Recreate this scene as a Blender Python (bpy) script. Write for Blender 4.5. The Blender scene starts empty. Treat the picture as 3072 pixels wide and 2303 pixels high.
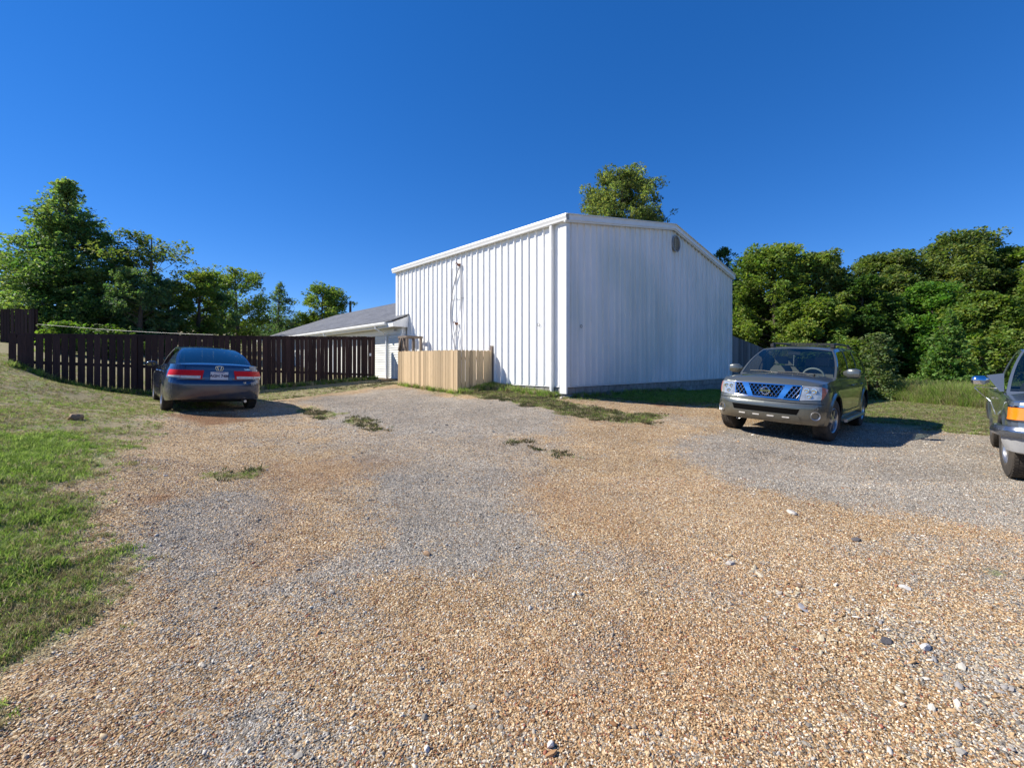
import bpy, math, random
import numpy as np
from mathutils import Vector, Matrix, Euler
R = math.radians
rng = np.random.default_rng(7)
random.seed(7)
SC = bpy.context.scene
COL = SC.collection

# ------------------------------------------------------------------ camera, light, exposure
CAM_H = 1.42
FPX, CXP, HVP = 1325.0, 1536.0, 1092.0      # focal length and horizon measured on the 3072 px photograph
cam = bpy.data.cameras.new('camera'); camo = bpy.data.objects.new('camera', cam); COL.objects.link(camo)
camo.location = (0, 0, CAM_H); camo.rotation_euler = (R(90), 0, 0)
cam.sensor_width = 36; cam.lens = FPX / 3072 * 36; cam.shift_y = -(1151.5 - HVP) / 3072
cam.clip_start = 0.05; cam.clip_end = 3000
SC.camera = camo

SUN_D = Vector((1.0, -0.05, -0.86)).normalized()
sun_el = math.asin(-SUN_D.z); sun_az = math.atan2(-SUN_D.x, -SUN_D.y)
world = bpy.data.worlds.new('World'); SC.world = world; world.use_nodes = True
nt = world.node_tree; nt.nodes.clear()
sky = nt.nodes.new('ShaderNodeTexSky'); sky.sky_type = 'NISHITA'; sky.sun_disc = False
sky.sun_elevation = sun_el; sky.sun_rotation = sun_az
sky.altitude = 1500; sky.air_density = 0.8; sky.dust_density = 0.0; sky.ozone_density = 6.0
hs = nt.nodes.new('ShaderNodeHueSaturation'); hs.inputs['Saturation'].default_value = 1.46; hs.inputs['Hue'].default_value = 0.514; hs.inputs['Value'].default_value = 1.26
bg = nt.nodes.new('ShaderNodeBackground'); bg.inputs[1].default_value = 0.14
wo = nt.nodes.new('ShaderNodeOutputWorld')
gmn = nt.nodes.new('ShaderNodeGamma'); gmn.inputs[1].default_value = 0.7
nt.links.new(sky.outputs[0], gmn.inputs[0]); nt.links.new(gmn.outputs[0], hs.inputs['Color']); nt.links.new(hs.outputs[0], bg.inputs[0]); nt.links.new(bg.outputs[0], wo.inputs[0])
sl = bpy.data.lights.new('sun', 'SUN'); sl.energy = 5.0; sl.angle = R(0.55); sl.color = (1.0, 0.94, 0.84)
so = bpy.data.objects.new('sun', sl); COL.objects.link(so)
so.rotation_euler = SUN_D.to_track_quat('-Z', 'Y').to_euler()
SC.view_settings.view_transform = 'Standard'; SC.view_settings.look = 'None'
SC.view_settings.gamma = 1.0; SC.view_settings.use_curve_mapping = False
SC.view_settings.exposure = 0.65

# ------------------------------------------------------------------ helpers
def mobj(name, verts, faces, mat=None, parent=None, smooth=None, link=True):
    me = bpy.data.meshes.new(name)
    if isinstance(verts, np.ndarray): verts = verts.tolist()
    me.from_pydata(verts, [], faces)
    if mat is not None:
        for m in (mat if isinstance(mat, (list, tuple)) else [mat]): me.materials.append(m)
    if smooth is not None:
        me.polygons.foreach_set('use_smooth', [True] * len(me.polygons))
        if smooth < 179: me.set_sharp_from_angle(angle=R(smooth))
    o = bpy.data.objects.new(name, me)
    if link: COL.objects.link(o)
    if parent is not None: o.parent = parent
    return o

def quads_obj(name, V, mat, n=4):
    """V: (N*n,3) soup of n-gons, fast path"""
    me = bpy.data.meshes.new(name); nv = len(V); nf = nv // n
    me.vertices.add(nv); me.vertices.foreach_set('co', V.astype(np.float32).ravel())
    me.loops.add(nv); me.loops.foreach_set('vertex_index', np.arange(nv, dtype=np.int32))
    me.polygons.add(nf); me.polygons.foreach_set('loop_start', np.arange(0, nv, n, dtype=np.int32))
    me.update(calc_edges=True); me.materials.append(mat)
    return me

def tag(o, label=None, cat=None, group=None, kind=None):
    if label: o['label'] = label
    if cat: o['category'] = cat
    if group: o['group'] = group
    if kind: o['kind'] = kind
    return o

def empty(name, loc=(0, 0, 0), rz=0, parent=None):
    o = bpy.data.objects.new(name, None); COL.objects.link(o); o.empty_display_size = 0.2
    o.location = loc; o.rotation_euler = (0, 0, rz)
    if parent is not None: o.parent = parent
    return o

def inst(src, parent=None, loc=None, rot=None, scl=None):
    o = src.copy(); COL.objects.link(o)
    if parent is not None: o.parent = parent
    if loc is not None: o.location = loc
    if rot is not None: o.rotation_euler = rot
    if scl is not None: o.scale = scl
    return o

class MB:
    """collects shapes into one mesh"""
    def __init__(s): s.v = []; s.f = []
    def add(s, v, f):
        b = len(s.v); s.v += [tuple(p) for p in v]; s.f += [tuple(i + b for i in q) for q in f]; return s
    def box(s, x0, x1, y0, y1, z0, z1):
        v = [(x, y, z) for x in (x0, x1) for y in (y0, y1) for z in (z0, z1)]
        return s.add(v, [(0, 1, 3, 2), (4, 6, 7, 5), (0, 4, 5, 1), (2, 3, 7, 6), (0, 2, 6, 4), (1, 5, 7, 3)])
    def beam(s, a, b, w, h, up=(0, 0, 1)):
        a = Vector(a); b = Vector(b); d = (b - a).normalized(); u = Vector(up)
        if abs(d.dot(u)) > .98: u = Vector((1, 0, 0))
        sd = d.cross(u).normalized(); u = sd.cross(d)
        v = [p + sd * (w / 2 * i) + u * (h / 2 * j) for p in (a, b) for i, j in ((-1, -1), (1, -1), (1, 1), (-1, 1))]
        return s.add(v, [(0, 1, 2, 3), (7, 6, 5, 4), (0, 4, 5, 1), (1, 5, 6, 2), (2, 6, 7, 3), (3, 7, 4, 0)])
    def tube(s, pts, r, n=8, caps=True):
        pts = [Vector(p) for p in pts]; rr = r if isinstance(r, (list, tuple)) else [r] * len(pts)
        rings = []; prev = None
        for i, p in enumerate(pts):
            d = (pts[min(i + 1, len(pts) - 1)] - pts[max(i - 1, 0)]).normalized()
            if prev is None:
                u = Vector((0, 0, 1)) if abs(d.z) < .9 else Vector((1, 0, 0))
                a = d.cross(u).normalized()
            else: a = (prev - d * prev.dot(d)).normalized()
            b = d.cross(a); prev = a
            rings.append([p + (a * math.cos(t) + b * math.sin(t)) * rr[i] for t in [k * 2 * math.pi / n for k in range(n)]])
        v = [q for g in rings for q in g]; f = []
        for i in range(len(pts) - 1):
            for k in range(n):
                f.append((i * n + k, i * n + (k + 1) % n, (i + 1) * n + (k + 1) % n, (i + 1) * n + k))
        if caps: f.append(tuple(range(n))[::-1]); f.append(tuple((len(pts) - 1) * n + k for k in range(n)))
        return s.add(v, f)
    def lathe(s, prof, n=24, axis='y', c=(0, 0, 0)):
        v = []
        for k in range(n):
            t = 2 * math.pi * k / n
            for (a, r) in prof:
                if axis == 'y': v.append((c[0] + r * math.cos(t), c[1] + a, c[2] + r * math.sin(t)))
                elif axis == 'x': v.append((c[0] + a, c[1] + r * math.cos(t), c[2] + r * math.sin(t)))
                else: v.append((c[0] + r * math.cos(t), c[1] + r * math.sin(t), c[2] + a))
        m = len(prof); f = []
        for k in range(n):
            for i in range(m - 1):
                f.append((k * m + i, ((k + 1) % n) * m + i, ((k + 1) % n) * m + i + 1, k * m + i + 1))
        return s.add(v, f)
    def grid(s, P):
        P = np.asarray(P); a, b = P.shape[:2]
        v = P.reshape(-1, 3).tolist(); f = [(i * b + j, (i + 1) * b + j, (i + 1) * b + j + 1, i * b + j + 1) for i in range(a - 1) for j in range(b - 1)]
        return s.add(v, f)
    def build(s, name, mat=None, parent=None, smooth=None): return mobj(name, s.v, s.f, mat, parent, smooth)

# ---- value noise in numpy
_tab = rng.random((256, 256))
def vnoise(x, y, s=1.0, o=0):
    x = np.asarray(x) * s + 37.3 * o; y = np.asarray(y) * s + 17.7 * o
    xi = np.floor(x).astype(int); yi = np.floor(y).astype(int); fx = x - xi; fy = y - yi
    fx = fx * fx * (3 - 2 * fx); fy = fy * fy * (3 - 2 * fy)
    g = lambda a, b: _tab[a % 256, b % 256]
    return (g(xi, yi) * (1 - fx) + g(xi + 1, yi) * fx) * (1 - fy) + (g(xi, yi + 1) * (1 - fx) + g(xi + 1, yi + 1) * fx) * fy
def fbm(x, y, s=1.0, o=0, n=3):
    r = 0; a = .5; t = 0
    for k in range(n): r = r + a * vnoise(x, y, s * 2 ** k, o + k * 3); t += a; a *= .5
    return r / t

# ---- terrain height
CP = np.array([(-6, -3, 0), (0, -3, 0), (6, -3, 0), (0, 0, 0), (0, 3, 0), (3, 3, 0), (-2.5, 2.5, 0), (0, 6, .1), (4, 6, .0), (7, 5, 0), (6.2, 9.6, .03), (9, 9, .02), (4.5, 9, .10),
  (3.6, 12.1, .33), (5.6, 12.0, .22), (1.49, 12.2, .48), (0, 9.5, .30), (5.25, 14.3, .38), (9.9, 20.2, .27), (9, 14, .12), (14, 14, .03), (15, 18, .05), (12, 11, .03), (20, 12, 0), (22, 25, .1), (14, 25, .2),
  (-.6, 14.3, .72), (-1.66, 13.43, .52), (-4.12, 16.04, .66), (-5.83, 18.8, .77), (-8.9, 15.7, .53), (-11.0, 13.9, .45), (-12.4, 12.4, .80), (-12.86, 11.97, 1.12), (-13.5, 11.4, 1.5),
  (-7.8, 11.1, .40), (-9.5, 12.5, .42), (-6.5, 9.5, .38), (-3.5, 10, .36), (-3, 6, .14), (-5.5, 7, .30), (-9.2, 9.5, .60), (-8, 7.2, .72), (-10.5, 10.2, .92), (-6, 4.6, .60), (-4.2, 3.0, .32), (-11, 8, 1.3), (-9, 5.5, 1.3), (-7, 3, 1.05),
  (-14, 9, 1.6), (-16, 12, 1.9), (-16, 5, 1.8), (-12, 2, 1.5), (-13, 20, 1.0), (-18, 17, 1.7), (-25, 22, 2.45), (-22, 30, 1.9), (-12, 30, 1.3), (-5, 32, 1.0), (5, 32, .8), (-32, 25, 3.0), (-35, 40, 3.0), (-20, 45, 3.0), (0, 45, 1.5), (25, 45, .5), (40, 25, 0), (35, 5, 0), (-30, 5, 2.5), (0, -20, 0), (-25, -15, 1.0), (25, -15, 0)], float)
def _k(r2): return np.sqrt(r2 + 0.5)
_D = ((CP[:, None, :2] - CP[None, :, :2]) ** 2).sum(-1)
_W = np.linalg.solve(_k(_D) - 1e-2 * np.eye(len(CP)), CP[:, 2] - CP[:, 2].mean())
def GZ(x, y):
    x = np.asarray(x, float); y = np.asarray(y, float); sh = x.shape; x = x.ravel(); y = y.ravel()
    out = np.empty(len(x))
    for i in range(0, len(x), 20000):
        xx = x[i:i + 20000]; yy = y[i:i + 20000]
        out[i:i + 20000] = _k((xx[:, None] - CP[:, 0]) ** 2 + (yy[:, None] - CP[:, 1]) ** 2) @ _W
    out = out + CP[:, 2].mean()
    d = np.hypot(x, y - 10); t = np.clip((d - 38) / 35, 0, 1); t = t * t * (3 - 2 * t)
    far = 6.5 * (1 / (1 + np.exp((x + 5) / 12))) * np.clip((y + 10) / 60, 0, 1)
    out = out * (1 - t) + far * t
    m = np.clip((5.5 - np.abs(y - 2)) / 5, 0, 1)
    out += (fbm(x, y, .9, 5) - .5) * .05 * np.clip((18 - d) / 10, 0, 1)
    return out.reshape(sh)
def gz(x, y): return float(GZ(np.array([x]), np.array([y]))[0])
def unproj(u, v):
    Y = 6.0
    for _ in range(60):
        x = (u - CXP) / FPX * Y
        z = gz(x, Y); Yn = (CAM_H - z) * FPX / max(v - HVP, 4); Y = .6 * Y + .4 * min(Yn, 60)
    return ((u - CXP) / FPX * Y, Y)
def wpoly(px): return np.array([unproj(u, v) for u, v in px])
def sdf(poly, x, y):
    """signed distance, positive inside"""
    n = len(poly); d = np.full(x.shape, 1e9); inside = np.zeros(x.shape, bool)
    for i in range(n):
        ax, ay = poly[i]; bx, by = poly[(i + 1) % n]; ex, ey = bx - ax, by - ay
        t = np.clip(((x - ax) * ex + (y - ay) * ey) / (ex * ex + ey * ey + 1e-12), 0, 1)
        d = np.minimum(d, np.hypot(x - ax - t * ex, y - ay - t * ey))
        c = ((ay > y) != (by > y)) & (x < (bx - ax) * (y - ay) / (by - ay + 1e-12) + ax)
        inside ^= c
    return np.where(inside, d, -d)
def sst(a, b, x): t = np.clip((x - a) / (b - a), 0, 1); return t * t * (3 - 2 * t)

DRIVE = np.vstack([wpoly([(190, 1760), (270, 1560), (310, 1430), (410, 1300), (480, 1245), (600, 1222), (790, 1208), (900, 1186), (1040, 1165), (1200, 1152), (1370, 1188), (1500, 1192), (1690, 1205), (1860, 1205), (2150, 1222)]),
   np.array([(8.3, 11.6)]), wpoly([(2800, 1292), (2960, 1303), (3072, 1310)]), np.array([(9.5, 8.2), (16, 9), (16, -8), (-2.5, -8), (-2.4, 1.2)]), wpoly([(-60, 2250), (30, 1950)])])
GRAY = [wpoly(p) for p in (
  [(880, 1200), (1200, 1158), (1380, 1195), (1560, 1200), (1720, 1240), (1640, 1300), (1400, 1330), (1120, 1290), (1000, 1270), (960, 1225)],
  [(1130, 1400), (1330, 1345), (1560, 1400), (1560, 1500), (1640, 1600), (1700, 1700), (1560, 1770), (1360, 1760), (1180, 1740), (1080, 1620), (1010, 1480)],
  [(560, 1480), (760, 1450), (840, 1490), (820, 1560), (760, 1680), (600, 1740), (460, 1620), (450, 1520)],
  [(2000, 1330), (2200, 1270), (2600, 1290), (3072, 1310), (3500, 1400), (3500, 1700), (3072, 1615), (2700, 1560), (2400, 1500), (2080, 1400)],
  [(700, 1800), (1000, 1700), (1150, 1760), (1000, 1900), (820, 2050), (700, 1950)],
  [(1520, 1760), (1640, 1740), (1760, 1850), (1900, 2000), (1760, 1990), (1600, 1880)],
  [(2640, 1230), (2720, 1300), (2500, 1330)], [(880, 1340), (1080, 1300), (1280, 1320), (1180, 1380), (980, 1370)],
  [(620, 2120), (900, 2060), (1200, 2140), (1240, 2303), (600, 2303)], [(2850, 1950), (3072, 2000), (3200, 2303), (2960, 2180)])]
GRAY.append(wpoly([(1000, 1290), (1450, 1290), (1750, 1330), (1640, 1420), (1560, 1480), (1330, 1420), (1100, 1400)])); GRAY.append(wpoly([(1650, 1640), (1850, 1600), (2150, 1690), (2100, 1740), (1800, 1720)]))
GRAYW = [1, 1, .95, 1, .95, .85, .9, .6, .9, .7, .75, .6]
LUSH = wpoly([(1800, 1192), (2150, 1166), (2190, 1190), (2170, 1212), (1950, 1208)])
GREEN = wpoly([(-200, 1300), (150, 1290), (300, 1340), (270, 1400), (170, 1540), (90, 1640), (20, 1740), (-300, 1760)])
WEEDS = [wpoly(p) for p in ([(1490, 1195), (1600, 1180), (1700, 1205), (1900, 1240), (1990, 1245), (1960, 1275), (1800, 1262), (1680, 1240), (1560, 1215)],
   [(1380, 1180), (1480, 1165), (1560, 1170), (1690, 1195), (1700, 1210), (1560, 1205), (1440, 1195)],
   [(930, 1228), (1010, 1240), (1010, 1255), (940, 1252)], [(1060, 1252), (1120, 1262), (1170, 1290), (1130, 1290), (1060, 1268)],
   [(790, 1205), (1000, 1160), (1180, 1142), (1200, 1152), (1050, 1172), (900, 1192)], [(1510, 1315), (1570, 1322), (1550, 1330)], [(1600, 1345), (1720, 1368), (1690, 1375), (1600, 1352)],
   [(640, 1430), (760, 1405), (780, 1425), (680, 1445)], [(2790, 1682), (2920, 1690), (2900, 1710), (2810, 1702)], [(850, 1215), (980, 1225), (900, 1238)])]
DIRT = [wpoly(p) for p in ([(1900, 1200), (2000, 1196), (2100, 1212), (1980, 1222)], [(440, 1495), (510, 1480), (520, 1490), (450, 1510)], [(480, 1240), (700, 1240), (780, 1260), (600, 1280)])]
ORANGE = [wpoly(p) for p in ([(760, 1400), (930, 1370), (1230, 1385), (1100, 1430), (900, 1500), (870, 1620), (910, 1690), (800, 1730), (720, 1620), (820, 1500)], [(1560, 1400), (1800, 1500), (2100, 1640), (2380, 1740), (2340, 1790), (1900, 1700), (1640, 1560)], [(1250, 1900), (1900, 1800), (2500, 2000), (2400, 2303), (1300, 2303)])]
LAWN = np.array([(8.0, 11.9), (8.8, 10.0), (10.0, 9.0), (30, 10), (60, 40), (10, 40), (9.9, 20.4)])

def masks(x, y):
    w = (fbm(x, y, 1.3, 11) - .5); w2 = (fbm(x, y, 5.0, 4) - .5); w3 = fbm(x, y, .45, 21) - .5
    gray = np.zeros(x.shape)
    for p, a in zip(GRAY, GRAYW):
        gray = np.maximum(gray, a * sst(-.40, .40, sdf(p, x, y) + w * 1.1 + w2 * .5))
    gray = np.maximum(gray, .5 * sst(.05, .3, w3 + w2 * .4)); gray = np.clip(.10 + gray * .80 + w2 * .35, 0, 1)
    d = -sdf(DRIVE, x, y) + w * .9 + w2 * .5
    grass = sst(-.75, .75, d + (fbm(x, y, 2.6, 15) - .5) * .9)
    for p in WEEDS: grass = np.maximum(grass, sst(-.10, .18, sdf(p, x, y) + w2 * .7 + w * .3) * .95)
    dirt = np.zeros(x.shape)
    for p in DIRT: dirt = np.maximum(dirt, sst(-.1, .2, sdf(p, x, y) + w2 * .4))
    for p in ORANGE: dirt = np.maximum(dirt, .32 * sst(-.25, .35, sdf(p, x, y) + w2 * .5 + w * .8))
    lush = sst(-.1, .25, sdf(LUSH, x, y) + w2 * .2)
    green = sst(-.5, .7, sdf(GREEN, x, y) + w * 1.2 + w2)
    green = np.maximum(green, lush)
    lawn = sst(-.3, .3, sdf(LAWN, x, y))
    return gray, grass, green, dirt, lush, lawn

# ------------------------------------------------------------------ materials
MATS = {}
def newmat(name):
    m = bpy.data.materials.new(name); m.use_nodes = True; MATS[name] = m
    return m, m.node_tree, m.node_tree.nodes['Principled BSDF']
def N(t, ty, **kw):
    n = t.nodes.new(ty)
    for k, v in kw.items():
        if k.startswith('i_'): n.inputs[k[2:].replace('_', ' ')].default_value = v
        else: setattr(n, k, v)
    return n
def c4(c): return (c[0], c[1], c[2], 1)
def pmat(name, col, rough=.6, metal=0, noise=0, nscale=8, bump=0, bscale=60, spec=.5, coat=0, stretch=None, col2=None, obj_rand=0, emis=None):
    m, t, b = newmat(name)
    b.inputs['Roughness'].default_value = rough; b.inputs['Metallic'].default_value = metal
    b.inputs['Specular IOR Level'].default_value = spec; b.inputs['Coat Weight'].default_value = coat; b.inputs['Coat Roughness'].default_value = .03
    b.inputs['Base Color'].default_value = c4(col)
    tc = N(t, 'ShaderNodeTexCoord'); mp = N(t, 'ShaderNodeMapping'); t.links.new(tc.outputs['Object'], mp.inputs[0])
    if stretch: mp.inputs['Scale'].default_value = stretch
    last = None
    if noise:
        nz = N(t, 'ShaderNodeTexNoise'); nz.inputs['Scale'].default_value = nscale; nz.inputs['Detail'].default_value = 6; nz.inputs['Roughness'].default_value = .65
        t.links.new(mp.outputs[0], nz.inputs['Vector'])
        oi = N(t, 'ShaderNodeObjectInfo')
        ad = N(t, 'ShaderNodeVectorMath', operation='MULTIPLY_ADD'); t.links.new(oi.outputs['Random'], ad.inputs[0]); ad.inputs[1].default_value = (13, 7, 31)
        t.links.new(mp.outputs[0], ad.inputs[2]); t.links.new(ad.outputs[0], nz.inputs['Vector'])
        mr = N(t, 'ShaderNodeMapRange'); mr.inputs['From Min'].default_value = .3; mr.inputs['From Max'].default_value = .7
        t.links.new(nz.outputs[0], mr.inputs[0])
        mx = N(t, 'ShaderNodeMix', data_type='RGBA'); mx.inputs[6].default_value = c4(col)
        mx.inputs[7].default_value = c4(col2 if col2 else [c * (1 - noise) for c in col]); t.links.new(mr.outputs[0], mx.inputs[0]); last = mx.outputs[2]
    if obj_rand:
        oi = N(t, 'ShaderNodeObjectInfo'); mr = N(t, 'ShaderNodeMapRange'); mr.inputs['To Min'].default_value = 1 - obj_rand; mr.inputs['To Max'].default_value = 1 + obj_rand
        t.links.new(oi.outputs['Random'], mr.inputs[0]); h = N(t, 'ShaderNodeHueSaturation')
        if last: t.links.new(last, h.inputs['Color'])
        else: h.inputs['Color'].default_value = c4(col)
        t.links.new(mr.outputs[0], h.inputs['Value']); last = h.outputs[0]
    if last: t.links.new(last, b.inputs['Base Color'])
    if bump:
        nb = N(t, 'ShaderNodeTexNoise'); nb.inputs['Scale'].default_value = bscale; nb.inputs['Detail'].default_value = 4; t.links.new(mp.outputs[0], nb.inputs['Vector'])
        bp = N(t, 'ShaderNodeBump'); bp.inputs['Strength'].default_value = bump; bp.inputs['Distance'].default_value = .01
        t.links.new(nb.outputs[0], bp.inputs['Height']); t.links.new(bp.outputs[0], b.inputs['Normal'])
    return m

def leafmat(name, trans=.35):
    m, t, b = newmat(name)
    at = N(t, 'ShaderNodeAttribute', attribute_name='tint'); 
    b.inputs['Roughness'].default_value = .6; b.inputs['Specular IOR Level'].default_value = .15
    t.links.new(at.outputs['Color'], b.inputs['Base Color'])
    tr = N(t, 'ShaderNodeBsdfTranslucent'); mx = N(t, 'ShaderNodeMixShader'); mx.inputs[0].default_value = trans
    g = N(t, 'ShaderNodeMix', data_type='RGBA', blend_type='MULTIPLY'); g.inputs[0].default_value = 1; g.inputs[7].default_value = (1.5, 1.6, .6, 1)
    t.links.new(at.outputs['Color'], g.inputs[6]); t.links.new(g.outputs[2], tr.inputs[0])
    t.links.new(b.outputs[0], mx.inputs[1]); t.links.new(tr.outputs[0], mx.inputs[2]); t.links.new(mx.outputs[0], t.nodes['Material Output'].inputs[0])
    return m
def tintmat(name, rough=.8, trans=0, spec=.3):
    m, t, b = newmat(name)
    at = N(t, 'ShaderNodeAttribute', attribute_name='tint', attribute_type='INSTANCER')
    b.inputs['Roughness'].default_value = rough; b.inputs['Specular IOR Level'].default_value = spec
    t.links.new(at.outputs['Color'], b.inputs['Base Color'])
    if trans:
        tr = N(t, 'ShaderNodeBsdfTranslucent'); mx = N(t, 'ShaderNodeMixShader'); mx.inputs[0].default_value = trans
        t.links.new(at.outputs['Color'], tr.inputs[0]); t.links.new(b.outputs[0], mx.inputs[1]); t.links.new(tr.outputs[0], mx.inputs[2]); t.links.new(mx.outputs[0], t.nodes['Material Output'].inputs[0])
    return m
M_leaf = leafmat('leaf', .42); M_peb = tintmat('pebble', .75, 0, .35); M_blade = tintmat('blade', .6, .5)
M_bark = pmat('bark', (.11, .085, .065), .9, noise=.5, nscale=12, bump=.5, bscale=30)

def ground_material():
    m, t, b = newmat('ground_cover')
    L = t.links.new
    a1 = N(t, 'ShaderNodeAttribute', attribute_name='maskA'); a2 = N(t, 'ShaderNodeAttribute', attribute_name='maskB')
    s1 = N(t, 'ShaderNodeSeparateColor'); s2 = N(t, 'ShaderNodeSeparateColor'); L(a1.outputs['Color'], s1.inputs[0]); L(a2.outputs['Color'], s2.inputs[0])
    geo = N(t, 'ShaderNodeNewGeometry')
    def noise(sc, det=5, ro=.6):
        n = N(t, 'ShaderNodeTexNoise'); n.inputs['Scale'].default_value = sc; n.inputs['Detail'].default_value = det; n.inputs['Roughness'].default_value = ro; L(geo.outputs['Position'], n.inputs['Vector']); return n
    def vor(sc, feat='F1'):
        n = N(t, 'ShaderNodeTexVoronoi'); n.feature = feat; n.inputs['Scale'].default_value = sc; L(geo.outputs['Position'], n.inputs['Vector']); return n
    def ramp(src, stops):
        r = N(t, 'ShaderNodeValToRGB'); e = r.color_ramp.elements
        while len(e) < len(stops): e.new(.5)
        for k, (p, c) in enumerate(stops): e[k].position = p; e[k].color = c4(c)
        L(src, r.inputs[0]); return r
    def mix(f, A, B, bt='MIX'):
        x = N(t, 'ShaderNodeMix', data_type='RGBA', blend_type=bt)
        for s, k in ((f, 0), (A, 6), (B, 7)):
            if isinstance(s, (int, float)): x.inputs[k].default_value = s
            elif isinstance(s, tuple): x.inputs[k].default_value = c4(s)
            else: L(s, x.inputs[k])
        return x.outputs[2]
    v1 = vor(75); v2 = vor(28)
    sv = N(t, 'ShaderNodeSeparateColor'); L(v1.outputs['Color'], sv.inputs[0]); sv2 = N(t, 'ShaderNodeSeparateColor'); L(v2.outputs['Color'], sv2.inputs[0])
    tan = ramp(sv.outputs[0], [(0, (.15, .09, .045)), (.3, (.29, .185, .09)), (.55, (.41, .28, .145)), (.8, (.54, .405, .235)), (1, (.63, .53, .37))])
    gry = ramp(sv.outputs[1], [(0, (.11, .10, .085)), (.35, (.24, .215, .18)), (.65, (.35, .315, .265)), (1, (.53, .49, .42))])
    # a cell takes the grey or the tan kind with the local share
    th = N(t, 'ShaderNodeMath', operation='GREATER_THAN'); ad = N(t, 'ShaderNodeMath', operation='MULTIPLY_ADD'); L(s1.outputs[0], ad.inputs[0]); ad.inputs[1].default_value = .94; ad.inputs[2].default_value = .05
    L(ad.outputs[0], th.inputs[0]); L(sv.outputs[2], th.inputs[1])
    grav = mix(th.outputs[0], tan.outputs[0], gry.outputs[0])
    big = noise(.8, 5); r = ramp(big.outputs[0], [(.3, (.72, .70, .68)), (.7, (1.15, 1.12, 1.08))]); grav = mix(1.0, grav, r.outputs[0], 'MULTIPLY')
    md = noise(6, 6, .7); r = ramp(md.outputs[0], [(.28, (.62, .58, .54)), (.5, (1, 1, 1)), (.75, (1.2, 1.18, 1.15))]); grav = mix(.8, grav, r.outputs[0], 'MULTIPLY')
    fn = noise(40, 6, .75)
    dry = ramp(fn.outputs[0], [(.3, (.12, .10, .055)), (.5, (.28, .235, .13)), (.7, (.46, .40, .24))])
    grn = ramp(fn.outputs[0], [(.3, (.055, .095, .022)), (.5, (.14, .22, .055)), (.7, (.25, .34, .11))])
    n2 = noise(1.7, 6, .7); gm = N(t, 'ShaderNodeMath', operation='MULTIPLY_ADD'); L(n2.outputs[0], gm.inputs[0]); gm.inputs[1].default_value = 2.2; gm.inputs[2].default_value = -1.05
    g2 = N(t, 'ShaderNodeMath', operation='ADD', use_clamp=True); L(gm.outputs[0], g2.inputs[0]); L(s1.outputs[2], g2.inputs[1])
    grass = mix(g2.outputs[0], dry.outputs[0], grn.outputs[0])
    lawn = mix(noise(3, 5).outputs[0], (.20, .19, .085), (.12, .14, .045)); grass = mix(s2.outputs[2], grass, lawn)
    far = mix(n2.outputs[0], (.13, .13, .05), (.25, .21, .10)); 
    # edge of the grass broken by fine noise
    e1 = N(t, 'ShaderNodeMath', operation='MULTIPLY_ADD'); L(fn.outputs[0], e1.inputs[0]); e1.inputs[1].default_value = 1.6; e1.inputs[2].default_value = -.8
    e2 = N(t, 'ShaderNodeMath', operation='ADD'); L(e1.outputs[0], e2.inputs[0]); L(s1.outputs[1], e2.inputs[1])
    e3 = N(t, 'ShaderNodeMapRange'); e3.inputs['From Min'].default_value = .35; e3.inputs['From Max'].default_value = .65; L(e2.outputs[0], e3.inputs[0])
    col = mix(e3.outputs[0], grav, grass)
    col = mix(s2.outputs[0], col, mix(fn.outputs[0], (.13, .065, .03), (.30, .17, .09)))
    L(col, b.inputs['Base Color']); b.inputs['Roughness'].default_value = .9; b.inputs['Specular IOR Level'].default_value = .2
    ms = N(t, 'ShaderNodeMath', operation='MULTIPLY_ADD'); L(v1.outputs['Distance'], ms.inputs[0]); ms.inputs[1].default_value = -.9; ms.inputs[2].default_value = 1
    m2 = N(t, 'ShaderNodeMath', operation='MULTIPLY_ADD'); L(v2.outputs['Distance'], m2.inputs[0]); m2.inputs[1].default_value = -.7; L(ms.outputs[0], m2.inputs[2])
    m3 = N(t, 'ShaderNodeMath', operation='ADD'); L(m2.outputs[0], m3.inputs[0]); L(fn.outputs[0], m3.inputs[1])
    bp = N(t, 'ShaderNodeBump'); bp.inputs['Strength'].default_value = .9; bp.inputs['Distance'].default_value = .012
    L(m3.outputs[0], bp.inputs['Height']); L(bp.outputs[0], b.inputs['Normal'])
    return m
M_ground = ground_material()

# ------------------------------------------------------------------ ground sheet
def axis(lo, hi, near, step):
    a = [0.0]
    while a[-1] < hi: a.append(a[-1] + (step if a[-1] < near else min(step + (a[-1] - near) * .07, 40)))
    b = [0.0]
    while b[-1] > lo: b.append(b[-1] - (step if -b[-1] < near else min(step + (-b[-1] - near) * .07, 40)))
    return np.array(sorted(set(b + a)))
gx = axis(-700, 700, 13, .11); gy = axis(-300, 900, 13, .10)
X, Y = np.meshgrid(gx, gy, indexing='ij')
Z = GZ(X, Y); ma = masks(X, Y)
nearw = np.clip(1 - np.hypot(X, Y) / 14, 0, 1)
Z += (fbm(X, Y, 4, 9) - .5) * .02 * nearw + (fbm(X, Y, 3, 2) - .5) * .08 * ma[1] * np.clip(1 - np.hypot(X, Y) / 25, 0, 1)
nx_, ny_ = X.shape
V = np.stack([X, Y, Z], -1).reshape(-1, 3)
idx = np.arange(nx_ * ny_).reshape(nx_, ny_)
Fq = np.stack([idx[:-1, :-1], idx[1:, :-1], idx[1:, 1:], idx[:-1, 1:]], -1).reshape(-1, 4)
me = bpy.data.meshes.new('ground'); me.vertices.add(len(V)); me.vertices.foreach_set('co', V.astype(np.float32).ravel())
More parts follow.
